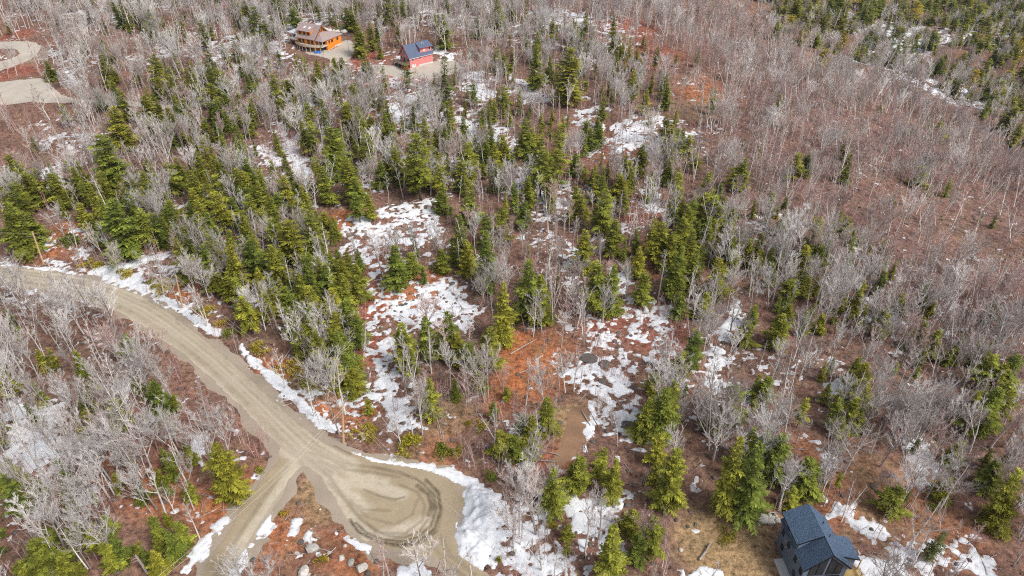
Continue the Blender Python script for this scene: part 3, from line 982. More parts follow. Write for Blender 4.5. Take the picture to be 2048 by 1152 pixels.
BARK = mat('conifer_bark', (.13, .10, .08), .95, .25, 3)
NEEDLE = {  # two end colours; each tree gets its own mixture
    'green': mat('needles_green', (0.19, 0.235, 0.038), .65, .30, .6, .18, attr='leaf', col2=(0.35, 0.33, 0.04), trans=.2),
    'olive': mat('needles_olive', (0.36, 0.33, 0.034), .65, .30, .6, .18, attr='leaf', col2=(0.54, 0.41, 0.045), trans=.2),
    'dark': mat('needles_dark', (0.075, 0.105, 0.045), .65, .30, .6, .18, attr='leaf', col2=(0.15, 0.17, 0.045), trans=.2),
    'bright': mat('needles_bright', (0.32, 0.39, 0.04), .65, .30, .6, .12, attr='leaf', col2=(0.45, 0.45, 0.045), trans=.2)}
GREYBARK = mat('grey_bark', (.68, .65, .62), .9, .2, 2, .25, col2=(.34, .29, .27))
GREYTWIG = mat('grey_twigs', (.74, .71, .69), .9, .12, 1, .22, col2=(.46, .40, .38))
MAUVEBARK = mat('mauve_bark', (.60, .53, .49), .9, .2, 2, .25, col2=(.44, .34, .31))
MAUVETWIG = mat('mauve_twigs', (.62, .49, .46), .9, .12, 1, .25, col2=(.46, .32, .295))
BIRCHBARK = mat('birch_bark', (.76, .72, .68), .8, .18, 3, .12)
BIRCHTWIG = mat('birch_twigs', (.50, .44, .41), .9, .12, 1, .15)
SAPGREY = mat('sapling_grey', (.56, .49, .47), .9, .15, 1, .25, col2=(.50, .36, .33))
SAPRED = mat('sapling_red', (.52, .30, .275), .9, .15, 1, .25, col2=(.43, .215, .195))
BRUSHM = mat('brush_stems', (.27, .15, .11), .95, .2, 1, .3, col2=(.40, .31, .22))

class Kind:
    """prototypes of one kind of tree: list of (trunk mesh, crown mesh)"""
    def __init__(s, name, parts, mats):
        s.name, s.parts, s.mats = name, parts, mats
        for pr in parts:
            for me, m in zip(pr, mats):
                if not me.materials: me.materials.append(m)

def recolour(pairs, mats):
    return [tuple(me.copy() for me in pr) for pr in pairs]

CON = [conifer_mesh(11, 14, .185, .05), conifer_mesh(12, 14, .17, .12, ragged=.4, pw=.6, gaps=.2), conifer_mesh(13, 14, .21, .03, .34, pw=.95), conifer_mesh(14, 14, .16, .20, ragged=.45, pw=.5, gaps=.25), conifer_mesh(15, 14, .20, .06, .22, 1.1, pw=.65), conifer_mesh(16, 14, .16, .04, .3, pw=.9, ragged=.35),
       conifer_mesh(17, 14, .19, .10, .40, .9, .5, .48, .25), conifer_mesh(18, 14, .175, .25, .30, .9, .45, .55, .2), conifer_mesh(19, 14, .20, .04, .30, 1.0, .35, .70, .15)]
KC = {}
for tone in NEEDLE:
    KC[tone] = Kind('conifer', recolour(CON, None) if tone != 'green' else CON, (BARK, NEEDLE[tone]))
KSPRUCE = Kind('conifer', [conifer_mesh(21, 14, .10, .05, .30, .75, .5), conifer_mesh(22, 14, .11, .05, .25, .7, .5)], (BARK, NEEDLE['dark']))
KPINE = Kind('conifer', [pine_mesh(31), pine_mesh(32)], (BARK, NEEDLE['olive']))
HW = [hardwood_mesh(41, 14, .95, 14, 1, .38), hardwood_mesh(42, 14, .80, 13, 2, .38), hardwood_mesh(43, 14, 1.15, 15, 1, .34, level=.15), hardwood_mesh(44, 14, .65, 13, 0, .45), hardwood_mesh(45, 14, .95, 13, 2, .42), hardwood_mesh(46, 14, 1.25, 15, 2, .30, level=.1), hardwood_mesh(47, 14, .55, 10, 0, .5), hardwood_mesh(48, 14, .66, 10, 1, .48)]
KGREY = Kind('bare_tree', HW, (GREYBARK, GREYTWIG))
HWM = [hardwood_mesh(61, 14, .75, 12, 1, .45, tw=1.6, slim=1.25), hardwood_mesh(62, 14, .9, 12, 2, .40, tw=1.6, slim=1.25), hardwood_mesh(63, 14, .6, 11, 0, .5, tw=1.6, slim=1.3), hardwood_mesh(64, 14, .7, 11, 1, .48, tw=1.6, slim=1.3), hardwood_mesh(65, 14, 1.0, 13, 2, .38, tw=1.6, slim=1.2)]
KMAUVE = Kind('bare_tree', HWM, (MAUVEBARK, MAUVETWIG))
BI = [hardwood_mesh(51, 14, .55, 10, 0, .45, slim=1.15, tw=1.3), hardwood_mesh(52, 14, .62, 9, 1, .40, slim=1.2, tw=1.3), hardwood_mesh(53, 14, .5, 9, 1, .5, slim=1.15, tw=1.3), hardwood_mesh(54, 14, .7, 9, 2, .35, slim=1.2, tw=1.35)]
KBIRCH = Kind('birch', BI, (BIRCHBARK, BIRCHTWIG))
SAPS = [sapling_mesh(60 + k, 6.0, 3, 1.4) for k in range(5)]
SAPS_RED = [m.copy() for m in SAPS]
for m in SAPS: m.materials.append(SAPGREY)
for m in SAPS_RED: m.materials.append(SAPRED)
BRUSHES = [brush_mesh(80 + k) for k in range(4)]
for m in BRUSHES: m.materials.append(BRUSHM)

def in_any(polys, x, y, m=0.0):
    r_ = np.zeros(np.shape(x), bool)
    for P in polys:
        r_ |= sdf(P, x, y, 5.0) > -m
    return r_

FRONT_ORANGE = wpoly([(572, 74), (600, 66), (690, 70), (718, 90), (700, 122), (640, 128), (590, 118)])
VIEW_ORANGE = wpoly([(565, 90), (720, 90), (700, 142), (570, 142)])
VIEW_RED = wpoly([(745, 120), (905, 120), (890, 180), (765, 180)])
BANK = wpoly([(700, 903), (760, 918), (850, 928), (905, 942), (960, 955), (1010, 995), (998, 1060), (990, 1110), (975, 1145), (915, 1112), (908, 1060), (932, 1020), (900, 958), (740, 925)])
FRONT_RED = wpoly([(755, 150), (780, 112), (800, 108), (880, 105), (905, 130), (850, 165), (790, 166)])
KEEP_OUT = [ROAD, YARD_RED, DRIVE_ORANGE, DRIVE_LOOP, PAD_LEFT, YARD_BLUE, FRONT_ORANGE, FRONT_RED, BANK]
def free_of_built(x, y, m=1.5):
    ok = ~in_any(KEEP_OUT, x, y, m) & ~in_any([TRAIL, LANE_MID], x, y, .5)
    for hx, hy, rr in ((*HOUSE_RED, 9.5), (*HOUSE_ORANGE, 11), (HOUSE_BLUE[0] + 1, HOUSE_BLUE[1], 10)):
        ok &= np.hypot(x - hx, y - hy) > rr
    return ok

# ------------------------------------------------------------------ where the evergreens stand
# crops of the photograph (origin px), entries: tip x, tip y, length, width, tone - in a 2.88 times enlarged crop
g, o, d, b = 'green', 'olive', 'dark', 'bright'
CONIFERS = {
 (0, 0): [(30,120,80,80,d),(340,5,70,60,d),(265,350,110,70,g),(180,395,85,100,g),(395,395,170,90,g),(555,520,110,100,g),(400,200,80,50,d),(880,310,150,75,g),(975,165,110,60,g),(1015,195,90,60,o),(1150,120,160,70,d),(1460,50,230,100,g),(1680,45,130,110,g),(1725,40,135,70,o),(1995,45,120,80,g),
  (1090,360,95,60,d),(1150,350,120,70,g),(1240,390,145,70,d),(1110,450,130,75,o),(1200,480,130,90,o),(1440,400,130,70,g),(1500,390,80,40,d),(1395,330,100,55,g),(1560,430,210,90,g),(1650,460,110,60,g),(1685,560,170,60,d),(1735,520,140,55,d),(1600,290,100,40,o),(1750,320,70,50,g),(1820,340,110,50,g),(1870,370,100,50,d),(1925,330,110,55,g),(1970,360,90,60,o),
  (690,530,160,80,g),(825,550,150,90,g),(880,460,160,70,d),(640,620,240,140,g),(965,620,210,85,o),(850,690,130,70,g),(1290,540,190,110,o),(1245,570,130,80,g),(1400,590,100,80,o),(1225,640,100,60,o),(1500,570,90,70,o),(570,785,310,175,o),(350,600,130,60,g),(175,780,90,50,g),(1050,570,150,60,d),(1270,780,180,80,o),(1330,870,160,90,o),(1770,590,210,80,o),(1900,740,230,130,g),(1990,590,190,90,g),
  (1850,960,200,90,g),(1990,900,210,90,g),(1490,980,190,90,o),(1240,1010,180,110,o),(1720,1040,130,80,o),(1600,1040,120,70,o),(1075,770,80,50,o),(1020,950,120,60,g),(40,890,160,90,g),(130,1000,180,100,d),(720,1040,140,90,d),(830,1060,120,90,d),(1110,960,100,60,g),(1420,860,140,70,g),(470,230,70,40,o),(310,85,60,70,o),(590,320,70,50,d),(1040,110,80,40,d)],
 (660, 0): [(160,155,160,75,g),(120,60,110,70,o),(60,330,110,60,g),(20,330,120,60,g),(30,400,120,60,g),(210,370,80,40,g),(280,230,100,60,g),(330,245,90,70,o),(590,130,180,80,g),(650,85,180,80,o),(850,100,110,60,g),(960,0,190,80,d),(1130,0,95,50,g),(780,40,100,60,o),(810,240,90,50,g),(955,270,130,60,o),(1000,310,110,60,g),(1050,280,120,55,g),(900,370,80,40,g),
  (1200,185,170,60,d),(1180,240,260,85,g),(1380,285,290,130,g),(1270,320,140,50,d),(1410,130,170,80,d),(1640,80,120,40,d),(1640,180,120,120,o),(1775,270,110,40,o),(1810,200,70,60,o),(1910,400,110,40,g),(655,325,250,70,d),(600,420,90,50,o),(715,410,70,40,o),(1050,420,80,40,d),(1020,420,60,30,g),(1150,590,70,40,o),(1575,555,170,60,g),
  (90,600,190,90,g),(160,620,210,80,g),(230,660,130,60,g),(210,780,190,90,g),(360,700,140,70,g),(370,850,180,70,o),(490,790,330,150,g),(540,800,250,80,d),(610,740,120,60,d),(800,820,180,110,o),(760,920,170,80,g),(1000,780,180,90,o),(950,830,160,80,g),(1120,685,210,90,d),(1165,740,150,70,d),(1220,800,300,120,g),(1320,725,310,95,o),(1285,930,140,90,b),(1420,880,120,80,o),(1480,690,120,70,g),(1545,670,120,60,g),
  (1940,660,150,50,d),(1970,715,170,90,g),(2005,740,130,70,d),(1730,930,160,85,g),(1680,1010,150,90,o),(1570,1010,150,80,g),(1510,970,90,60,o),(1280,1090,90,60,o),(800,1085,90,90,o),(650,1060,90,80,o),(100,920,220,80,o),(140,1020,160,90,g),(30,740,190,90,o),(290,930,140,80,o),(1850,640,70,40,g),(430,60,70,40,d),(1480,430,90,60,d)],
 (1348, 0): [(345,30,90,80,d),(20,620,90,60,d),(240,510,140,40,o),(290,600,100,40,d),(615,540,120,50,d),(140,290,90,80,o),(1010,780,130,70,d),(720,880,150,70,d),(780,890,120,60,o),(1020,890,160,60,o),(375,955,130,75,o),(420,915,170,80,g),(215,990,170,80,g),(275,1060,120,60,g),(90,780,170,90,o),(130,880,110,70,o),(60,740,120,60,d),(1450,950,140,80,o),(1480,1060,90,60,d),(1600,1030,100,60,g),(1590,770,70,50,d),(1535,710,120,90,o),(1480,680,70,60,g),(1380,720,60,40,g),(1190,590,55,45,o),(1320,560,70,70,o),(500,850,70,50,o),(410,780,70,50,o),(1080,530,55,30,o),(1850,1060,60,50,o),(20,300,80,40,o)],
 (0, 380): [(40,70,280,150,g),(20,120,220,80,o),(640,55,300,185,g),(800,120,210,130,g),(890,140,180,90,d),(1010,280,240,95,g),(1240,20,220,130,o),(1330,40,160,90,o),(1430,30,170,90,g),(1660,175,260,130,o),(1790,120,250,110,o),(1590,200,170,90,o),(1860,130,130,80,o),(1310,295,280,100,o),(1440,280,240,100,o),(1560,325,240,130,o),(1210,410,190,90,d),(1760,360,150,90,o),(1870,430,170,90,o),(1390,610,190,100,g),(1510,600,160,90,g),(1660,680,160,100,g),(1990,630,210,110,g),(1870,755,170,120,g),(1960,820,160,110,g),(1930,970,160,100,o),(715,835,160,90,o),(1120,160,170,90,g),(960,60,140,80,g),(1180,250,160,80,g),(1720,480,180,100,g),(1640,560,150,90,d),(1580,560,150,80,d),(1300,500,150,70,d),(1900,560,190,110,g),(1790,600,170,90,d),(160,130,170,90,d),(510,140,180,80,d),(1500,110,160,90,g),(1100,20,150,80,d),(1730,20,150,90,o),(1590,20,140,80,g),(1960,480,180,90,o),(510,1080,90,100,o),(870,1090,90,110,o),(1480,450,150,70,d)],
 (660, 380): [(150,15,160,80,g),(215,25,140,60,g),(640,10,120,70,g),(690,75,90,50,o),(810,5,190,95,o),(900,130,190,85,g),(985,95,200,90,g),(745,155,240,110,g),(785,300,170,90,d),(895,255,300,150,b),(1120,65,140,70,g),(1275,0,120,65,o),(1590,0,240,110,g),(1700,0,130,80,o),(1640,175,180,100,g),(1475,235,210,110,g),(1920,185,230,120,g),(1980,250,200,100,d),(1820,465,190,90,g),(1790,330,160,80,g),(1540,435,260,150,b),(1640,430,260,110,g),(1140,415,310,130,o),(1220,500,230,130,o),(1000,545,310,110,b),(370,325,210,160,o),(465,365,140,110,o),(535,440,90,110,o),(640,335,130,90,o),(140,430,190,100,g),(60,400,160,90,g),(155,340,130,60,d),(50,690,170,110,g),(140,740,170,100,g),(110,950,150,140,g),(40,820,160,110,g),(120,1030,130,150,g),(410,780,240,110,g),(455,900,150,70,g),(540,730,220,110,d),(630,800,170,80,g),(680,700,200,90,o),(800,880,150,100,g),(725,820,170,80,d),(930,790,240,95,b),(880,840,180,80,g),(860,1040,110,80,o),(720,1080,90,60,o),(1880,1050,120,90,d),(1620,560,140,80,d),(1060,640,120,80,d),(20,560,150,80,g),(480,260,130,40,d),(1310,470,100,70,d),(1140,310,90,50,d),(1430,180,60,40,o)],
 (1348, 380): [(95,100,160,80,o),(65,160,180,100,g),(240,40,200,120,g),(205,155,220,90,o),(240,170,170,90,o),(110,230,220,100,g),(385,90,90,50,o),(645,115,140,70,o),(345,270,170,90,g),(275,390,220,140,o),(410,250,120,80,g),(130,340,220,90,o),(40,330,250,110,d),(1010,150,130,60,d),(855,155,160,75,o),(820,225,130,80,o),(770,320,170,110,o),(850,305,150,100,o),(1275,50,80,45,o),(1860,140,80,60,o),(1780,130,70,40,o),(500,345,110,110,o),(680,510,140,90,o),(635,715,180,110,o),(675,660,120,70,g),(765,755,90,60,o),(435,785,110,100,g),(135,825,240,120,o),(60,930,160,100,d),(1460,765,170,90,g),(1530,805,150,80,o),(1380,640,55,70,o),(1850,645,110,90,o),(1120,995,170,120,g),(1850,955,200,120,g),(1930,1000,180,110,b),(1990,950,220,110,o),(560,1080,90,90,o),(50,610,110,80,g),(190,590,130,90,g),(1290,990,90,70,d),(620,600,100,70,d),(1980,930,80,60,o),(190,20,150,90,d),(20,420,200,100,d)],
 (0, 752): [(20,0,130,100,g),(505,5,100,80,o),(880,30,190,120,o),(640,130,180,100,d),(1250,405,290,140,o),(920,445,80,80,g),(10,570,260,90,g),(510,890,150,90,o),(190,950,200,150,g),(250,870,130,90,o),(580,960,170,90,g),(960,900,150,110,o),(1010,845,130,80,o),(780,970,80,70,g),(870,1010,130,90,g),(330,1040,160,110,g),(650,560,110,70,o),(1050,640,80,60,d),(430,830,130,90,d),(120,1060,130,90,g)],
 (660, 752): [(120,15,100,90,g),(210,130,90,60,g),(560,15,210,90,g),(720,15,120,60,o),(940,150,90,50,o),(1250,110,200,120,g),(1390,75,180,140,o),(1160,240,190,110,g),(1060,340,120,90,b),(985,310,150,90,g),(1110,220,150,80,d),(1300,545,210,120,b),(1440,470,170,110,g),(1580,420,180,80,d),(1650,480,210,90,g),(1840,125,210,110,g),(1960,75,270,140,g),(1910,330,170,90,d),(2000,430,210,90,o),(1750,780,120,110,g),(1650,870,280,170,g),(1790,910,160,80,o),(1885,825,220,130,g),(1370,850,80,50,o),(1020,60,70,60,b),(1880,500,110,80,d),(1370,920,100,70,o)],
 (1348, 752): [(545,5,150,90,o),(360,55,210,140,g),(20,40,270,100,g),(15,430,310,90,o),(380,370,390,120,o),(465,285,220,110,g),(545,310,200,90,o),(525,415,390,165,b),(625,340,240,120,o),(985,235,120,60,o),(1105,20,170,130,g),(800,480,190,140,d),(970,560,90,70,d),(290,805,160,130,o),(700,640,120,80,g),(1310,640,160,110,d),(1370,630,90,60,o),(1550,880,190,60,d),(1660,370,150,110,g),(1600,580,130,90,d),(1880,70,260,180,g),(1960,20,280,130,b),(1995,560,300,120,g),(1880,510,150,110,g),(1950,720,170,130,o),(1060,130,180,90,d),(240,160,150,90,d)],
}
NAD = (1024.0, 576 + FPX / math.tan(PITCH))
def place_by_tip(u, v, L):
    """trunk foot pixel under a tip, along the image of the plumb line"""
    dx, dy = NAD[0] - u, NAD[1] - v
    n = math.hypot(dx, dy)
    return u + dx / n * L, v + dy / n * L

rows_ = [(ox + tx / 2.88, oy + ty / 2.88, L * 1.10 / 2.88, w / 2.88, tone) for (ox, oy), rows in CONIFERS.items() for (tx, ty, L, w, tone) in rows]
feet = np.array([place_by_tip(u, v, L) for u, v, L, w, tone in rows_])
fx_, fy_ = hit(feet[:, 0], feet[:, 1])
fz_ = height(fx_, fy_)
u0_, v0_, t0_ = project(fx_, fy_, fz_)
u1_, v1_, _ = project(fx_, fy_, fz_ + 10.0)
per10 = np.maximum(8.0, np.hypot(u1_ - u0_, v1_ - v0_))
fh_ = 10.0 * np.array([r_[2] for r_ in rows_]) / per10
fw_ = np.array([r_[3] for r_ in rows_]) * t0_ / FPX * 1.38
okb = free_of_built(fx_, fy_, .3)
conifer_list = sorted([(float(x), float(y), float(H), float(W), r_[4], r_[2]) for x, y, H, W, r_, k in zip(fx_, fy_, fh_, fw_, rows_, okb) if k], key=lambda c: -c[5])

# zones in px: (outline, grey per 100 m2, mauve, birch, saplings, red saplings, brush)
ZDEF = (2.0, .6, .9, 2.6, 1.6, 2.2)
ZONES = [
 ([(1250, -5), (1420, 20), (1500, 92), (1640, 140), (1800, 200), (2060, 330), (2060, 700), (1900, 640), (1750, 600), (1650, 480), (1560, 400), (1450, 330), (1400, 240), (1330, 200), (1280, 120)], (.8, 2.6, 2.4, 3.0, 3.6, 1.5)),
 ([(1240, 60), (1300, 60), (1440, 200), (1420, 260), (1330, 180)], (.2, .8, .6, .5, 3.0, 3)),
 ([(1500, 500), (1650, 480), (1750, 600), (1900, 640), (2060, 700), (2060, 900), (1800, 850), (1500, 720)], (3.6, 1.4, 1.6, 2.5, 1.8, 2)),
 ([(1420, -5), (2060, -5), (2060, 330), (1800, 200), (1640, 140), (1500, 92), (1420, 20)], (1.0, .8, .2, .3, .3, .2)),
 ([(640, 440), (700, 430), (890, 395), (890, 500), (770, 510), (740, 580), (930, 540), (960, 600), (950, 670), (800, 660), (800, 770), (840, 870), (740, 880), (730, 640), (700, 560), (650, 500)], (.06, .0, .0, .4, .8, 2.6)),
 ([(1000, 680), (1130, 650), (1180, 690), (1130, 770), (1060, 810), (990, 780)], (.1, .0, .0, .3, .8, 3)),
 ([(1170, 690), (1240, 620), (1360, 580), (1380, 700), (1300, 780), (1320, 900), (1260, 900), (1150, 790)], (.15, .1, .25, 2.5, 6.5, 2)),
 ([(960, 960), (1250, 1000), (1250, 1160), (980, 1160)], (1.5, .2, .4, 2.5, 3.0, 1.2)),
 ([(830, 820), (980, 780), (1080, 830), (1080, 930), (960, 960), (840, 910)], (.4, .1, .4, 6.0, 1.5, 2.5)),
 ([(560, 900), (650, 925), (720, 1060), (900, 1110), (900, 1160), (460, 1160)], (.0, .0, .0, .15, .3, 4)),
 ([(400, 1160), (560, 930), (620, 930), (520, 1160)], (0, 0, 0, 0, .2, 3)),
 ([(180, 600), (330, 680), (480, 830), (560, 900), (540, 960), (460, 880), (380, 800), (200, 670)], (.3, .3, .05, 2.0, 11.0, 4)),
 ([(330, 590), (480, 690), (660, 850), (720, 900), (760, 905), (640, 770), (500, 660), (400, 600)], (.05, 0, .0, .4, .3, 3)),
 ([(0, 430), (110, 420), (330, 480), (340, 590), (180, 550), (0, 525)], (.4, .1, .2, 1.0, 2.0, 3.5)),
 ([(-10, 580), (180, 600), (380, 800), (460, 900), (440, 1040), (360, 1160), (-10, 1160)], (3.3, .6, .8, 2.2, 2.2, 3)),
 ([(490, 290), (620, 250), (640, 370), (560, 370)], (.1, .1, .3, 3.5, 7.5, 1)),
 ([(890, 140), (1120, 160), (1330, 230), (1330, 320), (1100, 330), (900, 300)], (.9, .3, .5, 4.0, 3.0, 1.5)),
 ([(-10, -5), (1000, -5), (1180, 60), (1000, 130), (600, 120), (300, 180), (-10, 100)], (2.2, .5, 1.4, 2.0, 1.0, 1)),
 ([(560, 110), (700, 110), (700, 165), (560, 165)], (.0, .0, .15, 2.5, 3.5, 2)),
 ([(740, 150), (910, 150), (900, 195), (750, 195)], (.1, .0, .2, 2.5, 2.5, 2)),
 ([(-10, 60), (110, 60), (150, 230), (-10, 235)], (.5, .1, .5, 1.0, 1.6, 2)),
 ([(690, 110), (800, 110), (790, 160), (900, 160), (900, 175), (700, 170)], (.0, .0, .0, .0, .3, 4)),
 ([(1640, 990), (1720, 1000), (1880, 1080), (2000, 1160), (1720, 1160), (1700, 1060)], (.9, .2, .8, 2.4, 4.5, 2)),
 ([(1700, 960), (2060, 960), (2060, 1175), (1985, 1165), (1880, 1080), (1720, 1000)], (3.4, .8, 1.0, 2.2, 2.0, 2)),
 ([(1320, 780), (1660, 700), (2060, 880), (2060, 1010), (1700, 1010), (1560, 1000), (1330, 1000)], (4.6, .8, 1.1, 2.2, 1.2, 2)),
]
ZONES = [(wpoly(p), dn) for p, dn in ZONES]
def density(x, y):
    dn = np.tile(np.array(ZDEF), (len(x), 1))
    for P, v in ZONES:
        m = (x > P[:, 0].min()) & (x < P[:, 0].max()) & (y > P[:, 1].min()) & (y < P[:, 1].max())
        if m.any():
            ins = np.zeros(len(x), bool)
            ins[m] = sdf(P, x[m], y[m]) > 0
            dn[ins] = v
    return dn

def in_view(x, y, z, mu=60, mv=90):
    u, v, t = project(x, y, z)
    return (u > -mu) & (u < 2048 + mu) & (v > -mv) & (v < 1152 + mv) & (t > 20)

def scatter(n, x0, x1, y0, y1):
    return rng.uniform(x0, x1, n), rng.uniform(y0, y1, n)

AREA = (-290, 560, 45, 860)
N_C = int((AREA[1] - AREA[0]) * (AREA[3] - AREA[2]) / 100 * 12)
px_, py_ = scatter(N_C * 2, *AREA)
pz_ = ground_z(px_, py_)
m = in_view(px_, py_, pz_)
px_, py_, pz_ = px_[m], py_[m], pz_[m]
m = free_of_built(px_, py_)
px_, py_, pz_ = px_[m], py_[m], pz_[m]
dn = density(px_, py_) * np.clip((fbm(px_, py_, 16, 3, 33)[:, None] - .5) * 3.2 + 1.0, .25, 1.9)
hue_ = np.clip((fbm(px_, py_, 35, 3, 133) - .5) * 4 + .5, .1, 1)
dn[:, 1] *= hue_ * 1.7
dn[:, 0] *= 1.35 - .6 * hue_
fade = np.where(py_ > 430, .75, 1.0)
dn[:, 3:] *= np.where(py_ > 300, .45, 1.0)[:, None]
cum = np.cumsum(dn, 1) * fade[:, None] / 24.0
pick = rng.random(len(px_))
kind_i = (pick[:, None] > cum).sum(1)                     # 0 grey 1 mauve 2 birch 3 sapling 4 red sapling 5 brush 6 none
cx_, cy_, cr_ = [np.array(q) for q in zip(*[(c[0], c[1], c[3] * .3) for c in conifer_list])]
def clear_of_conifers(x, y, k=1.0):
    ok = np.ones(len(x), bool)
    for s in range(0, len(x), 4000):
        dd = np.hypot(x[s:s + 4000, None] - cx_[None], y[s:s + 4000, None] - cy_[None])
        ok[s:s + 4000] = (dd > cr_[None] * k).all(1)
    return ok
okc = clear_of_conifers(px_, py_)
print('scatter counts', [int(((kind_i == k) & okc).sum()) for k in range(6)])

# ------------------------------------------------------------------ landmarks that labels speak of
LANDMARKS = [(n, *hit(u, v)) for n, u, v in (
    ('the red house', 842, 133), ('the orange house', 650, 95), ('the dark blue house', 1630, 1080), ('the gravel turning circle', 800, 1010), ('the road junction', 590, 920), ('the roadbend pole', 362, 615), ('the junction pole', 686, 882), ('the far roadside pole', 86, 525),
    ('the upper clearing', 790, 455), ('the middle clearing', 870, 610), ('the snowy gully', 795, 800), ('the orange grassy bank', 1080, 730), ('the snow slope', 1220, 780), ('the brown footpath', 1150, 870), ('the golden lawn', 1480, 1090), ('the plowed snow bank', 950, 1050),
    ('the pale gravel pad', 60, 190), ('the looping driveway', 60, 105), ('the pinkish sapling stand', 570, 320), ('the long snow streak', 1445, 700), ('the pink ridge top', 1300, 110), ('the mauve hillside', 1700, 350), ('the mauve slope foot', 1850, 600), ('the snowy far valley', 1850, 150), ('the woodland snow patch', 1840, 930), ('the lane to the junction', 470, 1080), ('the snowy hollow', 70, 880), ('the snow field', 950, 180), ('the snowy glade', 1260, 275), ('the roadside evergreens', 520, 560), ('the woods across the road', 250, 830), ('the mixed woods', 350, 300), ('the top slope', 400, 40))]
LM = np.array([(a, b_) for _, a, b_ in LANDMARKS])
def ordinal(n):
    w = ['first', 'second', 'third', 'fourth', 'fifth', 'sixth', 'seventh', 'eighth', 'ninth', 'tenth', 'eleventh', 'twelfth']
    if n <= 12: return w[n - 1]
    return '%d%s' % (n, 'th' if 10 < n % 100 < 14 else {1: 'st', 2: 'nd', 3: 'rd'}.get(n % 10, 'th'))
def site_phrases(xs, ys):
    """for each thing: its landmark and its rank among its like around that landmark"""
    xs, ys = np.asarray(xs), np.asarray(ys)
    dd = np.hypot(xs[:, None] - LM[None, :, 0], ys[:, None] - LM[None, :, 1])
    own = dd.argmin(1)
    out = [None] * len(xs)
    for k in range(len(LM)):
        mine = np.where(own == k)[0]
        for r_, i in enumerate(mine[np.argsort(dd[mine, k])]):
            out[i] = (ordinal(r_ + 1), LANDMARKS[k][0])
    return out

def plant(name, pair, part_names, x, y, scale, yaw, lean=(0, 0)):
    root = empty(name, (x, y, gz(x, y)), yaw)
    root.scale = scale if isinstance(scale, tuple) else (scale,) * 3
    root.rotation_euler = (lean[0], lean[1], yaw)
    for pn, me in zip(part_names, pair):
        ob = bpy.data.objects.new(pn, me)
        ob.parent = root
        C.objects.link(ob)
    return root

def instancer(name, pts, rots, scls, idx, protos, label, cat):
    """one 'stuff' object: copies of the given parts (lists of scene objects) on points"""
    me = bpy.data.meshes.new(name)
    me.vertices.add(len(pts))
    me.vertices.foreach_set('co', np.asarray(pts, np.float32).ravel())
    for an, ty, data in (('yaw', 'FLOAT_VECTOR', np.asarray(rots, np.float32).ravel()), ('scl', 'FLOAT_VECTOR', np.asarray(scls, np.float32).ravel())):
        a = me.attributes.new(an, ty, 'POINT')
        a.data.foreach_set('vector', data)
    a = me.attributes.new('pick', 'INT', 'POINT')
    a.data.foreach_set('value', np.asarray(idx, np.int32))
    me.update()
    ob = link(name, me)
    ng = bpy.data.node_groups.new(name, 'GeometryNodeTree')
    ng.interface.new_socket('Geometry', in_out='INPUT', socket_type='NodeSocketGeometry')
    ng.interface.new_socket('Geometry', in_out='OUTPUT', socket_type='NodeSocketGeometry')
    n, l = ng.nodes, ng.links
    gi, go = n.new('NodeGroupInput'), n.new('NodeGroupOutput')
    iop = n.new('GeometryNodeInstanceOnPoints')
    iop.inputs['Pick Instance'].default_value = True
    coll = n.new('GeometryNodeJoinGeometry')
    for parts in protos:
        j = n.new('GeometryNodeJoinGeometry')
        for po in parts:
            oi = n.new('GeometryNodeObjectInfo')
            oi.transform_space = 'ORIGINAL'
            oi.inputs['Object'].default_value = po
            l.new(oi.outputs['Geometry'], j.inputs[0])
        g2 = n.new('GeometryNodeGeometryToInstance')
        l.new(j.outputs[0], g2.inputs[0])
        l.new(g2.outputs[0], coll.inputs[0])
    def named(nm, ty):
        q = n.new('GeometryNodeInputNamedAttribute')
        q.data_type = ty
        q.inputs['Name'].default_value = nm
        return q.outputs['Attribute']
    e2r = n.new('FunctionNodeEulerToRotation')
    l.new(named('yaw', 'FLOAT_VECTOR'), e2r.inputs[0])
    l.new(gi.outputs[0], iop.inputs['Points'])
    l.new(coll.outputs[0], iop.inputs['Instance'])
    l.new(named('pick', 'INT'), iop.inputs['Instance Index'])
    l.new(e2r.outputs[0], iop.inputs['Rotation'])
    l.new(named('scl', 'FLOAT_VECTOR'), iop.inputs['Scale'])
    l.new(iop.outputs[0], go.inputs[0])
    md = ob.modifiers.new('scatter', 'NODES')
    md.node_group = ng
    return tag(ob, label, cat, kind='stuff')

# ------------------------------------------------------------------ evergreens: one object each, extras as a mass
single, rest = conifer_list[:300], conifer_list[300:]
sites = site_phrases([c[0] for c in single], [c[1] for c in single])
CPROTO = {}
TONEW = {'green': 'green', 'olive': 'olive green', 'dark': 'dark green', 'bright': 'bright green'}
for k, (x, y, H, W, tone, _) in enumerate(single):
    kd = KC[tone]
    slim = W / H
    if tone == 'dark' and slim < .36: kd = KSPRUCE
    vi = rnd.randrange(len(kd.parts))
    pr = kd.parts[vi]
    sz = H / 14.0
    base_w = .38 if kd is not KSPRUCE else .22
    sw = sz * min(2.0, max(.90, slim / base_w))
    root = plant('conifer', pr, ('trunk', 'crown'), x, y, (sw, sw, sz), rnd.random() * 6.28, (rnd.gauss(0, .02), rnd.gauss(0, .02)))
    CPROTO.setdefault((tone, vi, kd is KSPRUCE), list(root.children))
    shape = 'slender' if slim < .40 else ('broad' if slim > .72 else 'conical')
    size = 'tall' if H > 17 else ('small' if H < 10 else 'medium')
    od, lm = sites[k]
    tag(root, '%s %s %s conifer, %s out from %s' % (size, shape, TONEW[tone], od, lm), 'conifer', 'evergreens scattered through the bare woods')

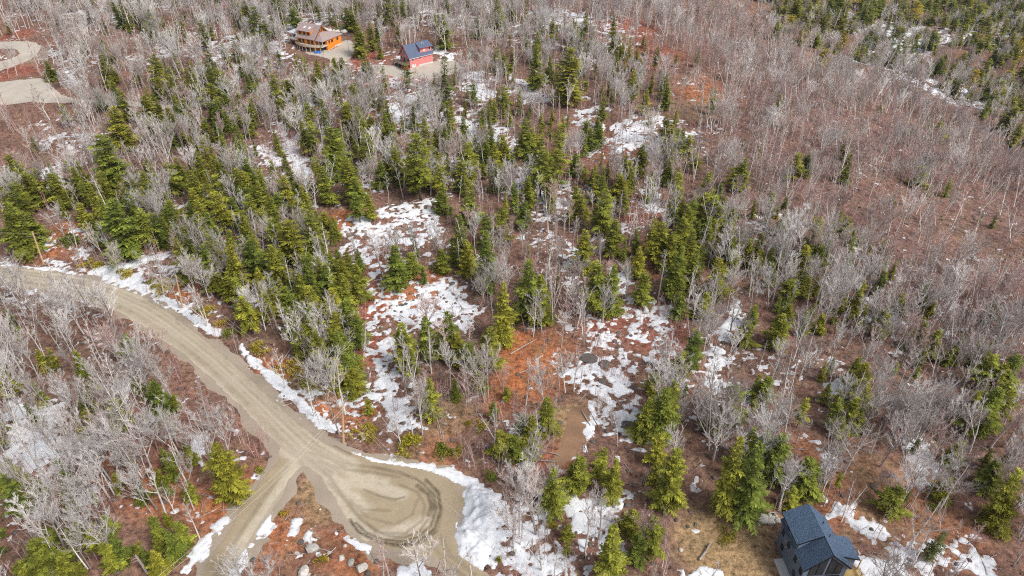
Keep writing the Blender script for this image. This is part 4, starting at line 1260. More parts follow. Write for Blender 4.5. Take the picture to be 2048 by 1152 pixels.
def proto_objs(kind):
    """scene objects that carry the given meshes"""
    out = []
    for pr in kind.parts:
        objs = [o_ for o_ in bpy.data.objects if o_.type == 'MESH' and o_.data in pr]
        if objs:
            first = {}
            for o_ in objs: first.setdefault(o_.data.name, o_)
            out.append(list(first.values()))
    return out

# far evergreen cover and the smaller ones between: generated stands
def stand(n, poly, hmin, hmax, extra):
    P = wpoly(poly)
    x0, y0 = P.min(0)
    x1, y1 = P.max(0)
    x, y = scatter(n * 4, x0, x1, y0, y1)
    ok = (sdf(P, x, y) > 0) & free_of_built(x, y) & ~in_any([VIEW_ORANGE, VIEW_RED], x, y)
    x, y = x[ok][:n], y[ok][:n]
    for a_, b_ in zip(x, y):
        extra.append((a_, b_, rnd.uniform(hmin, hmax)))
far_con, mid_con = [], []
stand(240, [(1500, 5), (2060, -5), (2060, 130), (1960, 110), (1880, 70), (1800, 60), (1640, 60), (1540, 40)], 10, 19, far_con)
stand(190, [(1500, 40), (1640, 60), (1800, 60), (1900, 90), (2060, 120), (2060, 260), (1900, 190), (1780, 145), (1640, 110), (1520, 80)], 7, 14, far_con)
stand(24, [(1900, 150), (2060, 220), (2060, 320), (1950, 240)], 9, 14, far_con)
stand(60, [(1400, -5), (2060, -5), (2060, 10), (1400, 10)], 12, 20, far_con)
stand(210, [(0, 380), (640, 380), (720, 560), (740, 800), (520, 660), (340, 500), (0, 440)], 6, 13, mid_con)
stand(150, [(0, 0), (900, 0), (900, 90), (500, 130), (150, 60)], 6, 14, mid_con)
stand(320, [(150, 120), (900, 160), (1300, 330), (1500, 520), (1300, 560), (900, 400), (400, 380)], 6, 12, mid_con)
stand(70, [(900, 0), (1300, 100), (1400, 300), (1100, 180)], 5, 12, mid_con)
stand(30, [(1250, 780), (2048, 700), (2048, 1000), (1300, 1000)], 4, 9, mid_con)
stand(50, [(0, 620), (420, 860), (380, 1140), (0, 1140)], 4, 9, mid_con)
stand(120, [(1300, 350), (1700, 450), (2000, 750), (1500, 650)], 4, 9, mid_con)
all_p = []
for tone in ('green', 'olive', 'dark'):
    all_p += proto_objs(KC[tone])
pts, rots, scl, idx = [], [], [], []
for (x, y, H) in mid_con + [(c[0], c[1], c[2]) for c in rest]:
    pts.append((x, y, gz(x, y)))
    rots.append((rnd.gauss(0, .02), rnd.gauss(0, .02), rnd.random() * 6.28))
    s = H / 14.0
    w = s * rnd.uniform(.85, 1.35)
    scl.append((w, w, s))
    idx.append(rnd.randrange(len(all_p)))
instancer('evergreen_understory', pts, rots, scl, idx, all_p, 'small evergreens scattered as a mass between the bare trees', 'evergreens')
KPINE_first = plant('conifer', KPINE.parts[0], ('trunk', 'crown'), *hit(1676, 122), .95, .3)
tag(KPINE_first, 'dark green layered pine standing above the mauve hillside, behind the olive pine', 'conifer', 'evergreens scattered through the bare woods')
KPINE_second = plant('conifer', KPINE.parts[1], ('trunk', 'crown'), *hit(1634, 166), .95, 1.3)
tag(KPINE_second, 'olive layered pine with bare lower trunk above the mauve hillside', 'conifer', 'evergreens scattered through the bare woods')
q_ = plant('conifer', KPINE.parts[0], ('trunk', 'crown'), *hit(1930, 200), 1.0, 2.3)
tag(q_, 'broad layered pine beside the snowy far valley patches', 'conifer', 'evergreens scattered through the bare woods')
pp = proto_objs(KPINE) + proto_objs(KC['olive']) + proto_objs(KC['green']) + proto_objs(KC['bright'])
pts, rots, scl, idx = [], [], [], []
for (x, y, H) in far_con:
    pts.append((x, y, gz(x, y)))
    rots.append((0, 0, rnd.random() * 6.28))
    j = rnd.choice([0, 1, 0, 1, rnd.randrange(len(pp))])
    s = H / (17.0 if j < 2 else 14.0)
    w = s * rnd.uniform(1.3, 2.1)
    scl.append((w, w, s))
    idx.append(j)
instancer('far_evergreen_wood', pts, rots, scl, idx, pp, 'far evergreen wood covering the valley beyond the mauve hillside', 'wood')

# ------------------------------------------------------------------ leafless trees
def bare(kindcode, kind, name, cat, n_single, hlo, hhi, words, group, mass_name, mass_label, leanx=0.0):
    m_ = (kind_i == kindcode) & okc
    xs, ys, zs = px_[m_], py_[m_], pz_[m_]
    hs_ = rng.uniform(hlo, hhi, len(xs))
    sizes = hs_ / project(xs, ys, zs)[2]
    u_, v_, _ = project(xs, ys, zs)
    inside = (u_ > 10) & (u_ < 2038) & (v_ > 20) & (v_ < 1180)
    order = np.argsort(-(sizes * np.where(inside, 1, .3)))
    sites_ = site_phrases(xs[order[:n_single]], ys[order[:n_single]])
    crest = 118 - 0.17 * (ys - 150)
    slope = sstep(-25, 40, xs - crest) * sstep(90, 190, ys)
    for r_, i in enumerate(order[:n_single]):
        vi = rnd.randrange(len(kind.parts))
        s = hs_[i] / 14.0
        root = plant(name, kind.parts[vi], ('trunk', 'crown'), xs[i], ys[i], (s * rnd.uniform(.85, 1.15),) * 2 + (s,), rnd.random() * 6.28, (rnd.gauss(0, .05), rnd.gauss(0, .05) + .20 * slope[i]))
        od, lm = sites_[r_]
        size = 'tall' if hs_[i] > hlo + .66 * (hhi - hlo) else ('short' if hs_[i] < hlo + .33 * (hhi - hlo) else 'mid-height')
        tag(root, '%s %s, %s out from %s' % (size, words[vi % len(words)], od, lm), cat, group)
    pr_ = proto_objs(kind)
    o2 = order[n_single:]
    pts = np.stack([xs[o2], ys[o2], zs[o2] - .05], 1)
    k_ = len(o2)
    rots = np.stack([rng.normal(0, .06, k_), rng.normal(0, .06, k_) + .20 * slope[o2], rng.uniform(0, 6.28, k_)], 1)
    s = hs_[o2] / 14.0
    w = s * rng.uniform(.8, 1.2, k_)
    instancer(mass_name, pts, rots, np.stack([w, w, s], 1), rng.integers(0, len(pr_), k_), pr_, mass_label, 'wood')

bare(0, KGREY, 'bare_tree', 'tree', 300, 7.5, 16.5, ['grey leafless tree with one fork', 'grey leafless tree with twin forks', 'grey leafless tree with wide limbs', 'grey leafless tree with one straight stem', 'grey leafless tree with forked top', 'grey leafless tree with spreading crown', 'slim grey leafless tree', 'slim grey leafless tree with high fork'],
     'pale grey leafless hardwoods', 'grey_wood', 'pale grey leafless woods filling the slopes as one mass')
bare(1, KMAUVE, 'bare_tree', 'tree', 60, 8.0, 14.0, ['brownish leafless tree with one fork', 'brownish leafless tree with twin forks', 'brownish leafless tree with one straight stem', 'brownish leafless tree with high fork', 'brownish leafless tree with spreading crown'],
     'brownish leafless hardwoods', 'mauve_wood', 'mauve brown leafless woods covering the hillside as one mass')
bare(2, KBIRCH, 'birch', 'birch', 250, 8.0, 16.0, ['white birch with a straight trunk', 'white birch with a forked trunk', 'white birch with a high fork', 'white birch with three stems'],
     'white trunked birches', 'birch_wood', 'white birches standing thinly through the far woods')

# thin stems and brush: too many to count
def mass(kindcode, meshes, mats_name, name, label, cat, hlo, hhi, ref):
    m_ = (kind_i == kindcode)
    xs, ys, zs = px_[m_], py_[m_], pz_[m_]
    holders = []
    k_ = len(xs)
    # the first of each shape is drawn by the object itself through its own node group: the shapes live in small 'thicket' parts
    for j, me in enumerate(meshes):
        holders.append([me])
    s = rng.uniform(hlo, hhi, k_) / ref
    crest = 118 - 0.17 * (ys - 150)
    slope = sstep(-25, 40, xs - crest) * sstep(90, 190, ys)
    rots = np.stack([rng.normal(0, .05, k_), rng.normal(0, .05, k_) + .20 * slope, rng.uniform(0, 6.28, k_)], 1)
    pts = np.stack([xs, ys, zs - .05], 1)
    objs = []
    for j, me in enumerate(meshes):
        ob = bpy.data.objects.new('stem_cluster', me)     # one real clump of each shape stands at a point of its own
        ob.location = pts[j]
        ob.rotation_euler = rots[j]
        ob.scale = (s[j],) * 3
        C.objects.link(ob)
        objs.append(ob)
    q = slice(len(meshes), None)
    main = instancer(name, pts[q], rots[q], np.stack([s, s, s], 1)[q], rng.integers(0, len(meshes), k_ - len(meshes)), [[ob] for ob in objs], label, cat)
    for ob in objs:
        ob.parent = main
mass(3, SAPS, SAPGREY, 'sapling_thicket', 'thin grey leafless saplings standing close as one mass', 'saplings', 3.5, 8.5, 6.0)
mass(4, SAPS_RED, SAPRED, 'red_sapling_thicket', 'thin reddish leafless saplings standing close as one mass', 'saplings', 3.0, 7.5, 6.0)
mass(5, BRUSHES, BRUSHM, 'undergrowth', 'low brown brush covering the forest floor', 'brush', .7, 1.5, 1.0)

# ------------------------------------------------------------------ houses
def hmat(name, col, rough=.7, noise=.1, scale=3.0, bump=0.0):
    return mat(name, col, rough, noise, scale, bump=bump)
GLASS = mat('window_glass', (.03, .04, .05), .12)
WHITE = hmat('white_trim', (.75, .74, .71), .6, .05)
def window(root, c, ax, sgn, w, h, frame, pane=None, label=None):
    """window on a wall whose normal is sgn * axis ax ('x' or 'y'); c = middle on the wall face; frame ring with a pane as its child"""
    f, p = MB(), MB()
    x, y, z = c
    fw, d0, d1 = .09, -.02 * sgn, .07 * sgn
    def bx(m, a0, a1, z0, z1, e0, e1):
        e0, e1 = min(e0, e1), max(e0, e1)
        if ax == 'x': m.box(x + e0, x + e1, y + a0, y + a1, z + z0, z + z1)
        else: m.box(x + a0, x + a1, y + e0, y + e1, z + z0, z + z1)
    W, H_ = w / 2, h / 2
    bx(f, -W, W, H_ - fw, H_, d0, d1)
    bx(f, -W, W, -H_, -H_ + fw, d0, d1)
    bx(f, -W, -W + fw, -H_ + fw, H_ - fw, d0, d1)
    bx(f, W - fw, W, -H_ + fw, H_ - fw, d0, d1)
    fo = f.build('window', frame, root)
    bx(p, -W + fw, W - fw, -H_ + fw, H_ - fw, d0, .03 * sgn)
    p.build('pane', pane or GLASS, fo)
    return fo

def gable_walls(m, x0, x1, y0, y1, z0, ze, zr, along):
    """closed block with a gable roof line; along = axis of the ridge"""
    if along == 'y':
        xm = (x0 + x1) / 2
        pts = [(x0, y0, z0), (x1, y0, z0), (x1, y0, ze), (xm, y0, zr), (x0, y0, ze)]
        m.prism(pts, (0, y1 - y0, 0))
    else:
        ym = (y0 + y1) / 2
        pts = [(x0, y0, z0), (x0, y1, z0), (x0, y1, ze), (x0, ym, zr), (x0, y0, ze)]
        m.prism(pts, (x1 - x0, 0, 0))

# --- dark blue house at the bottom of the picture
BLUEWALL = hmat('blue_grey_siding', (.15, .19, .26), .6, .10, 4)
BLUEROOF = hmat('blue_black_shingles', (.075, .115, .18), .8, .5, 5, bump=.3)
BLACKTRIM = hmat('black_trim', (.012, .012, .015), .5)
YELLOWWOOD = hmat('new_yellow_wood', (.62, .44, .17), .7, .15, 4)
CONCRETE = hmat('pale_concrete', (.60, .60, .57), .9, .12, 2)
hx, hy = HOUSE_BLUE
hz = gz(hx, hy) - .25
blue = empty('blue_house', (hx, hy, hz), R(4.1))
tag(blue, 'dark blue gable house with shed dormer beside the golden lawn', 'house')
W2, Y0, Y1, ZE, ZR = 3.65, -4.6, 4.5, 6.55, 10.15
m = MB(); gable_walls(m, -W2, W2, Y0, Y1, -1.5, ZE, ZR - .05, 'y'); m.build('wall', BLUEWALL, blue)
m = MB()
ov = .38
zl = ZR - (W2 + ov)
m.slab([(0, Y0 - .45, ZR + .12), (0, Y1 + .4, ZR + .12), (-W2 - ov, Y1 + .4, zl + .12), (-W2 - ov, Y0 - .45, zl + .12)], .18)
m.slab([(.0, Y0 - .45, ZR + .12), (.0, Y1 + .4, ZR + .12), (W2 + ov, Y1 + .4, zl + .12), (W2 + ov, Y0 - .45, zl + .12)], .18)
roof = m.build('roof', BLUEROOF, blue)
for yy in (1.9, -.6):
    m = MB(); m.tube([(1.6, yy, ZR - 1.7), (1.6, yy, ZR - .75)], .07, 8); m.build('vent_pipe', BLACKTRIM, roof)
m = MB()
m.slab([(-W2 - ov - .02, Y0 - .47, zl + .13), (0, Y0 - .47, ZR + .13), (0, Y0 - .40, ZR + .14), (-W2 - ov - .02, Y0 - .40, zl + .14)], .26)
m.slab([(0, Y0 - .47, ZR + .13), (W2 + ov + .02, Y0 - .47, zl + .13), (W2 + ov + .02, Y0 - .40, zl + .14), (0, Y0 - .40, ZR + .14)], .26)
m.build('barge_board', BLACKTRIM, roof)
# shed dormer over the west wall
D0, D1, DX, DZ = -1.2, 4.45, -W2 + .02, 8.35
m = MB()
m.prism([(DX, D0, ZE - .3), (DX, D0, DZ), (-.25, D0, ZR - .10), (-.25, D0, ZR - .5)], (0, D1 - D0, 0))
dorm = m.build('dormer', BLUEWALL, blue)
m = MB(); m.slab([(-.02, D0 - .3, ZR + .22), (-.02, D1 + .42, ZR + .22), (DX - .55, D1 + .42, DZ + .02), (DX - .55, D0 - .3, DZ + .02)], .16); m.build('dormer_roof', BLUEROOF, dorm)
m = MB(); m.slab([(-.02, D0 - .36, ZR + .23), (-.02, D0 - .29, ZR + .235), (DX - .57, D0 - .29, DZ + .035), (DX - .57, D0 - .36, DZ + .03)], .24)
m.slab([(DX - .61, D0 - .36, DZ + .03), (DX - .61, D1 + .42, DZ + .03), (DX - .54, D1 + .42, DZ + .035), (DX - .54, D0 - .36, DZ + .035)], .22)
m.build('barge_board', BLACKTRIM, dorm)
window(dorm, (DX, 2.6, 7.45), 'x', -1, .95, 1.15, BLACKTRIM)
for yy in (3.4, 1.0, -1.7, -3.9):
    window(blue, (-W2, yy, 4.6), 'x', -1, .8, 1.35, BLACKTRIM)
for yy in (2.4, -2.6):
    window(blue, (-W2, yy, 1.9), 'x', -1, .9, 1.3, BLACKTRIM)
# glazed south gable
for (xa, xb) in ((-2.75, -1.55), (-1.45, -.22), (.22, 1.45), (1.55, 2.75)):
    zt = lambda q: ZR - abs(q) - .95
    z0_ = 4.3
    f_ = MB(); pts = [(xa, Y0 - .005, z0_), (xb, Y0 - .005, z0_), (xb, Y0 - .005, zt(xb)), (xa, Y0 - .005, zt(xa))]
    f_.prism(pts, (0, -.06, 0)); fo = f_.build('window', BLACKTRIM, blue)
    i_ = .07
    f_ = MB(); f_.prism([(xa + i_, Y0 - .066, z0_ + i_), (xb - i_, Y0 - .066, z0_ + i_), (xb - i_, Y0 - .066, zt(xb) - i_ * 1.6), (xa + i_, Y0 - .066, zt(xa) - i_ * 1.6)], (0, -.012, 0)); f_.build('pane', GLASS, fo)
for (xa, xb) in ((-2.75, -1.5), (-1.4, -.1), (.1, 1.4), (1.5, 2.75)):
    window(blue, ((xa + xb) / 2, Y0, 3.0), 'y', -1, xb - xa, 1.9, BLACKTRIM)
# lean-to wing on the east side with a timber deck
m = MB(); m.prism([(W2 - .3, -3.0, 2.4), (5.9, -3.0, 2.4), (5.9, -3.0, 5.75), (W2 - .6, -3.0, 6.75)], (0, 3.6, 0)); wing = m.build('wing', BLUEWALL, blue)
m = MB(); m.slab([(2.95, -3.35, 7.20), (2.95, .85, 7.20), (6.45, .85, 5.85), (6.45, -3.35, 5.85)], .16); wr_ = m.build('wing_roof', BLUEROOF, wing)
m = MB(); m.slab([(2.95, -3.42, 7.21), (6.47, -3.42, 5.855), (6.47, -3.345, 5.86), (2.95, -3.345, 7.215)], .24); m.build('barge_board', BLACKTRIM, wr_)
m = MB(); m.box(W2 + .02, 6.9, -7.2, -3.05, 2.45, 2.65); deck = m.build('deck', YELLOWWOOD, blue)
for xx in (4.0, 5.4, 6.8):
    m = MB(); m.box(xx - .07, xx + .07, -7.1, -6.96, -.6, 3.7); m.build('post', YELLOWWOOD, deck)
for yy in (-3.2, -4.5, -5.8):
    m = MB(); m.box(6.73, 6.87, yy - .07, yy + .07, -.6, 5.6 if yy > -3.5 else 3.7); m.build('post', YELLOWWOOD, deck)
for zz in (2.95, 3.2, 3.45, 3.66):
    m = MB(); m.box(6.76, 6.84, -7.0, -3.1, zz, zz + .07); m.build('rail', YELLOWWOOD, deck)
m = MB(); m.box(-5.3, -W2 - .02, -7.5, 1.2, -.6, .34); m.build('walkway', CONCRETE, blue)

# --- red house
REDWALL = hmat('red_siding', (.74, .25, .245), .7, .10, 3)
REDTRIM = hmat('dark_red_trim', (.36, .03, .04), .6)
SLATE = hmat('slate_blue_shingles', (.11, .14, .215), .85, .22, 3)
GREYWOOD = hmat('weathered_wood', (.22, .17, .13), .85, .2, 3)
GREYFOUND = hmat('pale_foundation', (.62, .60, .57), .9, .1, 1)
rx, ry = hit(820.8, 138.5)
red = empty('red_house', (rx, ry, gz(rx, ry)), math.atan2(.64, .768))
tag(red, 'red gable house with slate blue roof, dormer and raised deck', 'house')
LX, WY, ZE, ZR = 12.0, 7.6, 5.0, 9.3
m = MB(); gable_walls(m, 0, LX, 0, WY, .35, ZE, ZR - .1, 'x'); m.build('wall', REDWALL, red)
m = MB(); m.box(-.04, LX + .04, -.04, WY + .04, -2.0, .40); m.box(4.6, LX + .05, -.07, -.045, .39, 1.1); m.build('foundation', GREYFOUND, red)
m = MB()
k_ = (ZR - ZE) / (WY / 2)
m.slab([(-.5, WY / 2, ZR + .1), (LX + .4, WY / 2, ZR + .1), (LX + .4, -.45, ZE - .45 * k_ + .1), (-.5, -.45, ZE - .45 * k_ + .1)], .16)
m.slab([(-.5, WY / 2, ZR + .1), (LX + .4, WY / 2, ZR + .1), (LX + .4, WY + .45, ZE - .45 * k_ + .1), (-.5, WY + .45, ZE - .45 * k_ + .1)], .16)
roof = m.build('roof', SLATE, red)
m = MB()
m.slab([(-.56, WY / 2, ZR + .12), (-.48, WY / 2, ZR + .125), (-.48, -.5, ZE - .5 * k_ + .125), (-.56, -.5, ZE - .5 * k_ + .12)], .3)
m.slab([(-.56, WY / 2, ZR + .12), (-.48, WY / 2, ZR + .125), (-.48, WY + .5, ZE - .5 * k_ + .125), (-.56, WY + .5, ZE - .5 * k_ + .12)], .3)
m.build('barge_board', REDTRIM, roof)
m = MB(); m.box(-.45, LX + .35, -.55, -.42, ZE - .62, ZE - .46); m.build('gutter', WHITE, roof)
for xx in (8.2, 8.9):
    m = MB(); m.tube([(xx, 2.2, 8.3), (xx, 2.2, 9.5)], .09, 6); m.build('vent_pipe', WHITE, roof)
m = MB(); m.prism([(6.1, .6, ZE), (6.1, .6, 7.75), (6.1, WY / 2 - .1, ZR - .1), (6.1, WY / 2 - .1, ZE)], (LX - 6.1 - .05, 0, 0)); dorm = m.build('dormer', REDWALL, red)
m = MB(); m.slab([(5.75, WY / 2 + .1, ZR + .25), (LX + .45, WY / 2 + .1, ZR + .25), (LX + .45, .1, 7.78), (5.75, .1, 7.78)], .16); m.build('dormer_roof', SLATE, dorm)
m = MB(); m.box(5.72, LX + .47, .0, .08, 7.5, 7.72); m.build('barge_board', REDTRIM, dorm)
window(dorm, (8.1, .6, 6.85), 'y', -1, 1.1, 1.2, WHITE, WHITE)
window(dorm, (10.9, .6, 6.85), 'y', -1, 1.1, 1.2, WHITE)
window(red, (1.6, 0, 3.9), 'y', -1, 1.0, 1.3, WHITE)
window(red, (5.3, 0, 3.9), 'y', -1, .9, 1.0, WHITE)
window(red, (1.9, 0, 1.2), 'y', -1, 2.1, 1.2, WHITE, WHITE)
for yy, h_, z_ in ((2.0, 1.3, 6.0), (3.2, 1.9, 6.4), (4.4, 1.9, 6.4), (5.6, 1.3, 6.0)):
    window(red, (0, yy, z_), 'x', -1, .75, h_, WHITE)
window(red, (0, 1.2, 3.6), 'x', -1, 1.5, 1.3, WHITE)
window(red, (0, 6.4, 3.6), 'x', -1, 1.5, 1.3, WHITE)
f_ = MB(); f_.box(-.07, .02, 3.0, 4.8, 2.45, 4.6); do = f_.build('door', WHITE, red)
f_ = MB(); f_.box(-.10, -.06, 3.12, 3.84, 2.55, 4.5); f_.box(-.10, -.06, 3.96, 4.68, 2.55, 4.5); f_.build('pane', GLASS, do)
m = MB(); m.box(-3.4, -.03, -.6, 7.9, 2.2, 2.4); deck = m.build('deck', GREYWOOD, red)
for xx, yy in ((-3.3, -.5), (-3.3, 1.9), (-3.3, 4.3), (-3.3, 7.8), (-1.6, -.5), (-1.6, 7.8)):
    m = MB(); m.box(xx - .09, xx + .09, yy - .09, yy + .09, -1.0, 3.45); m.build('post', GREYWOOD, deck)
for zz in (2.8, 3.3):
    m = MB(); m.box(-3.36, -3.24, -.5, 7.8, zz, zz + .1); m.build('rail', GREYWOOD, deck)
    m = MB(); m.box(-3.23, -.1, -.56, -.44, zz, zz + .1); m.build('rail', GREYWOOD, deck)

# --- orange house
ORWALL = hmat('orange_cedar_siding', (.80, .26, .03), .65, .14, 3)
BROWNROOF = hmat('brown_grey_shingles', (.36, .28, .27), .85, .2, 3)
CREAM = hmat('cream_deck_wood', (.62, .54, .43), .8, .12, 2)
ORTRIM = hmat('dark_brown_trim', (.16, .05, .03), .6)
ox_, oy_ = hit(656, 101)
orange = empty('orange_house', (ox_, oy_, gz(ox_, oy_)), math.atan2(-.47, .88))
tag(orange, 'orange cedar house with brown roof, hip porch and curved cream deck', 'house')
m = MB(); gable_walls(m, -14.8, -4.4, -3.0, 7.0, -1.5, 5.6, 10.0, 'x'); m.build('wall', ORWALL, orange)
k_ = (10.0 - 5.6) / 5.0
m = MB()
m.slab([(-15.3, 2, 10.12), (-3.7, 2, 10.12), (-3.7, -3.8, 10.12 - 5.8 * k_), (-15.3, -3.8, 10.12 - 5.8 * k_)], .2)
m.slab([(-15.3, 2, 10.12), (-3.7, 2, 10.12), (-3.7, 7.8, 10.12 - 5.8 * k_), (-15.3, 7.8, 10.12 - 5.8 * k_)], .2)
roof = m.build('roof', BROWNROOF, orange)
m = MB()
m.slab([(-3.71, 2, 10.14), (-3.62, 2, 10.145), (-3.62, -3.85, 10.145 - 5.85 * k_), (-3.71, -3.85, 10.14 - 5.85 * k_)], .34)
m.slab([(-3.71, 2, 10.14), (-3.62, 2, 10.145), (-3.62, 7.85, 10.145 - 5.85 * k_), (-3.71, 7.85, 10.14 - 5.85 * k_)], .34)
m.build('barge_board', ORTRIM, roof)
# long shed dormer with two skylights on the front slope
m = MB(); m.prism([(-14.7, -2.3, 5.2), (-14.7, -2.3, 8.0), (-14.7, 1.9, 9.9), (-14.7, 1.9, 5.2)], (7.8, 0, 0)); dorm = m.build('dormer', ORWALL, orange)
m = MB(); m.slab([(-15.35, 2.02, 10.28), (-6.5, 2.02, 10.28), (-6.5, -2.9, 8.02), (-15.35, -2.9, 8.02)], .2); droof = m.build('dormer_roof', BROWNROOF, dorm)
kk = (10.28 - 8.02) / 4.92
for xx in (-12.0, -9.0):
    m = MB(); m.slab([(xx, .1, 10.36 - 1.92 * kk), (xx + 1.0, .1, 10.36 - 1.92 * kk), (xx + 1.0, -1.2, 10.36 - 3.22 * kk), (xx, -1.2, 10.36 - 3.22 * kk)], .1); m.build('skylight', WHITE, droof)
for xx in (-13.2, -10.6, -8.2):
    window(dorm, (xx, -2.3, 6.9), 'y', -1, 1.1, 1.3, ORTRIM)
for yy, h_ in ((.4, 1.0), (1.5, 1.5), (2.6, 1.5), (3.7, 1.0)):
    window(orange, (-4.4, yy, 7.7), 'x', 1, .62, h_, ORTRIM)
m = MB(); m.box(-4.38, 0, 0, 10, -1.5, 4.7); m.build('wing', ORWALL, orange)
m = MB()
A, B_, C_, D_ = (-4.5, -3.4, 4.75), (.5, -3.4, 4.75), (.5, 10.4, 4.75), (-4.5, 10.4, 4.75)
E, F_ = (-4.5, 1.0, 7.2), (-4.5, 6.0, 7.2)
m.slab([A, B_, E], .16); m.slab([B_, C_, F_, E], .16); m.slab([C_, D_, F_], .16)
m.build('porch_roof', BROWNROOF, orange)
for yy in (1.6, 3.6, 7.4):
    window(orange, (0, yy, 3.5), 'x', 1, 1.2 if yy > 2 else .8, 1.2, ORTRIM)
m = MB(); m.box(-.12, .12, 2.0, 10.2, -1.6, .35); m.box(-.13, .13, 5.0, 10.21, .34, .9); m.build('foundation', GREYFOUND, orange)
for xx in (-11.2, -8.2, -6.0):
    window(orange, (xx, -3.0, 3.6), 'y', -1, 1.3, 1.7, ORTRIM)
window(orange, (-13.4, -3.0, 3.5), 'y', -1, 1.6, 1.6, ORTRIM)
for xx in (-12.5, -9.6, -7.0):
    window(orange, (xx, -3.0, .9), 'y', -1, 1.7, 1.9, ORTRIM)
window(orange, (-2.2, 0, 3.5), 'y', -1, 2.6, 1.8, ORTRIM)
window(orange, (-2.2, 0, .9), 'y', -1, 2.6, 1.8, ORTRIM)
m = MB()
arc = [(-15.0 + 15.6 * t_, -4.4 - 2.2 * math.sin(math.pi * min(1, t_ * 1.05 + .02))) for t_ in [k / 14 for k in range(15)]]
m.prism([(x_, y_, 2.35) for x_, y_ in arc] + [(.6, -.03, 2.35), (-4.3, -.03, 2.35), (-4.3, -3.04, 2.35), (-15.0, -3.04, 2.35)], (0, 0, .22))
deck = m.build('deck', CREAM, orange)
m = MB()
for (xa, ya), (xb, yb) in zip(arc, arc[1:]):
    m.prism([(xa, ya, 2.58), (xb, yb, 2.58), (xb, yb, 3.5), (xa, ya, 3.5)], (0, .08, 0))
m.build('railing', CREAM, deck)
for xa, ya in arc[1::2]:
    m = MB(); m.box(xa - .11, xa + .11, ya + .15, ya + .37, -2.0, 2.34); m.build('post', CREAM, deck)
for xx in (-4.2, -1.9, .2):
    m = MB(); m.box(xx - .11, xx + .11, -3.3, -3.08, 2.58, 4.7); m.build('post', CREAM, deck)
m = MB(); m.box(-20.0, -14.85, -2.5, 4.0, -1.5, 3.4); annex = m.build('annex', hmat('brown_siding', (.34, .15, .06), .7, .12, 3), orange)
m = MB(); m.box(-20.4, -14.85, -3.2, 4.2, 3.41, 3.6); upper = m.build('upper_deck', WHITE, orange)
m = MB(); m.box(-20.5, -14.86, -3.3, 4.3, 6.3, 6.48); m.build('awning', hmat('pale_awning', (.60, .62, .66), .6, .05), upper)
for xx, yy in ((-20.3, -3.1), (-17.6, -3.1), (-15.0, -3.1), (-20.3, 4.1)):
    m = MB(); m.box(xx - .09, xx + .09, yy - .09, yy + .09, 3.6, 6.3); m.build('post', WHITE, upper)
m = MB(); m.box(-20.35, -14.9, -3.22, -3.14, 3.62, 4.5); m.box(-20.36, -20.28, -3.1, 4.1, 3.62, 4.5); m.build('railing', WHITE, upper)
window(annex, (-17.6, -2.5, 1.6), 'y', -1, 3.2, 1.9, ORTRIM)

# --- small things by the houses
def car(name, pos, rz, paint, label):
    root = empty(name, pos, rz)
    m = MB()
    prof = [(-1.95, .35), (1.95, .35), (2.0, .75), (1.75, .88), (.95, .98), (.45, 1.45), (-1.1, 1.47), (-1.7, 1.0), (-1.98, .9)]
    m.prism([(a_, -.82, b_) for a_, b_ in prof], (0, 1.64, 0)); m.build('body', paint, root)
    m = MB(); m.prism([(.84, -.84, 1.02), (.40, -.84, 1.38), (-1.05, -.84, 1.40), (-1.5, -.84, 1.04)], (0, 1.68, 0)); m.build('side_window', GLASS, root)
    for a_ in (-1.25, 1.25):
        for s_ in (-.86, .66):
            m = MB(); m.tube([(a_, s_, .32), (a_, s_ + .2, .32)], .32, 12); w_ = m.build('wheel', BLACKTRIM, root)
    return tag(root, label, 'vehicle')
cr, sr = math.cos(red.rotation_euler.z), math.sin(red.rotation_euler.z)
def red_local(x, y):
    X_, Y_ = red.location.x + cr * x - sr * y, red.location.y + sr * x + cr * y
    return (X_, Y_, gz(X_, Y_) + .1)
car('parked_vehicle', red_local(-1.9, 1.6), red.rotation_euler.z + R(90), hmat('red_paint', (.62, .01, .012), .35, .02), 'bright red vehicle parked beneath the deck of the red house')
car('parked_vehicle', red_local(-2.0, 6.1), red.rotation_euler.z + R(90), hmat('grey_paint', (.06, .065, .075), .35, .02), 'dark grey vehicle parked beneath the red house deck, behind the red one')

def rock_mesh(seed, flat=.6):
    import bmesh
    r = random.Random(seed)
    bm = bmesh.new()
    bmesh.ops.create_icosphere(bm, subdivisions=2, radius=.5)
    cuts = [Vector((r.gauss(0, 1), r.gauss(0, 1), r.gauss(0, 1))).normalized() for _ in range(7)]
    for v in bm.verts:
        p = v.co
        for c in cuts:
            d_ = p.dot(c)
            if d_ > .36: p = p - c * (d_ - .36) * .85
        v.co = Vector((p.x, p.y, p.z * flat)) * (1 + r.uniform(-.05, .05))
    me = bpy.data.meshes.new('boulder')
    bm.to_mesh(me); bm.free()
    return me
ROCKM = mat('grey_granite', (.40, .38, .35), .9, .25, 2.5, .2, bump=.4)
ROCKP = mat('pale_granite', (.58, .55, .50), .9, .2, 2.5, .15, bump=.4)
ROCKD = mat('dark_rock', (.14, .12, .11), .9, .25, 2.5, .15, bump=.4)
ROCKS = [rock_mesh(200 + k, .55 + .1 * (k % 3)) for k in range(6)]
def boulder(u, v, size, m_, label, flat=1.0, group=None):
    p_ = at(u, v)
    me = ROCKS[rnd.randrange(6)].copy()
    o_ = link('boulder', me, m_)
    s_ = size
    o_.location = (p_.x, p_.y, gz(p_.x, p_.y) + .12 * s_)
    o_.scale = (s_ * rnd.uniform(.9, 1.25), s_ * rnd.uniform(.8, 1.1), s_ * flat)
    o_.rotation_euler = (0, 0, rnd.random() * 6.28)
    return tag(o_, label, 'boulder', group)
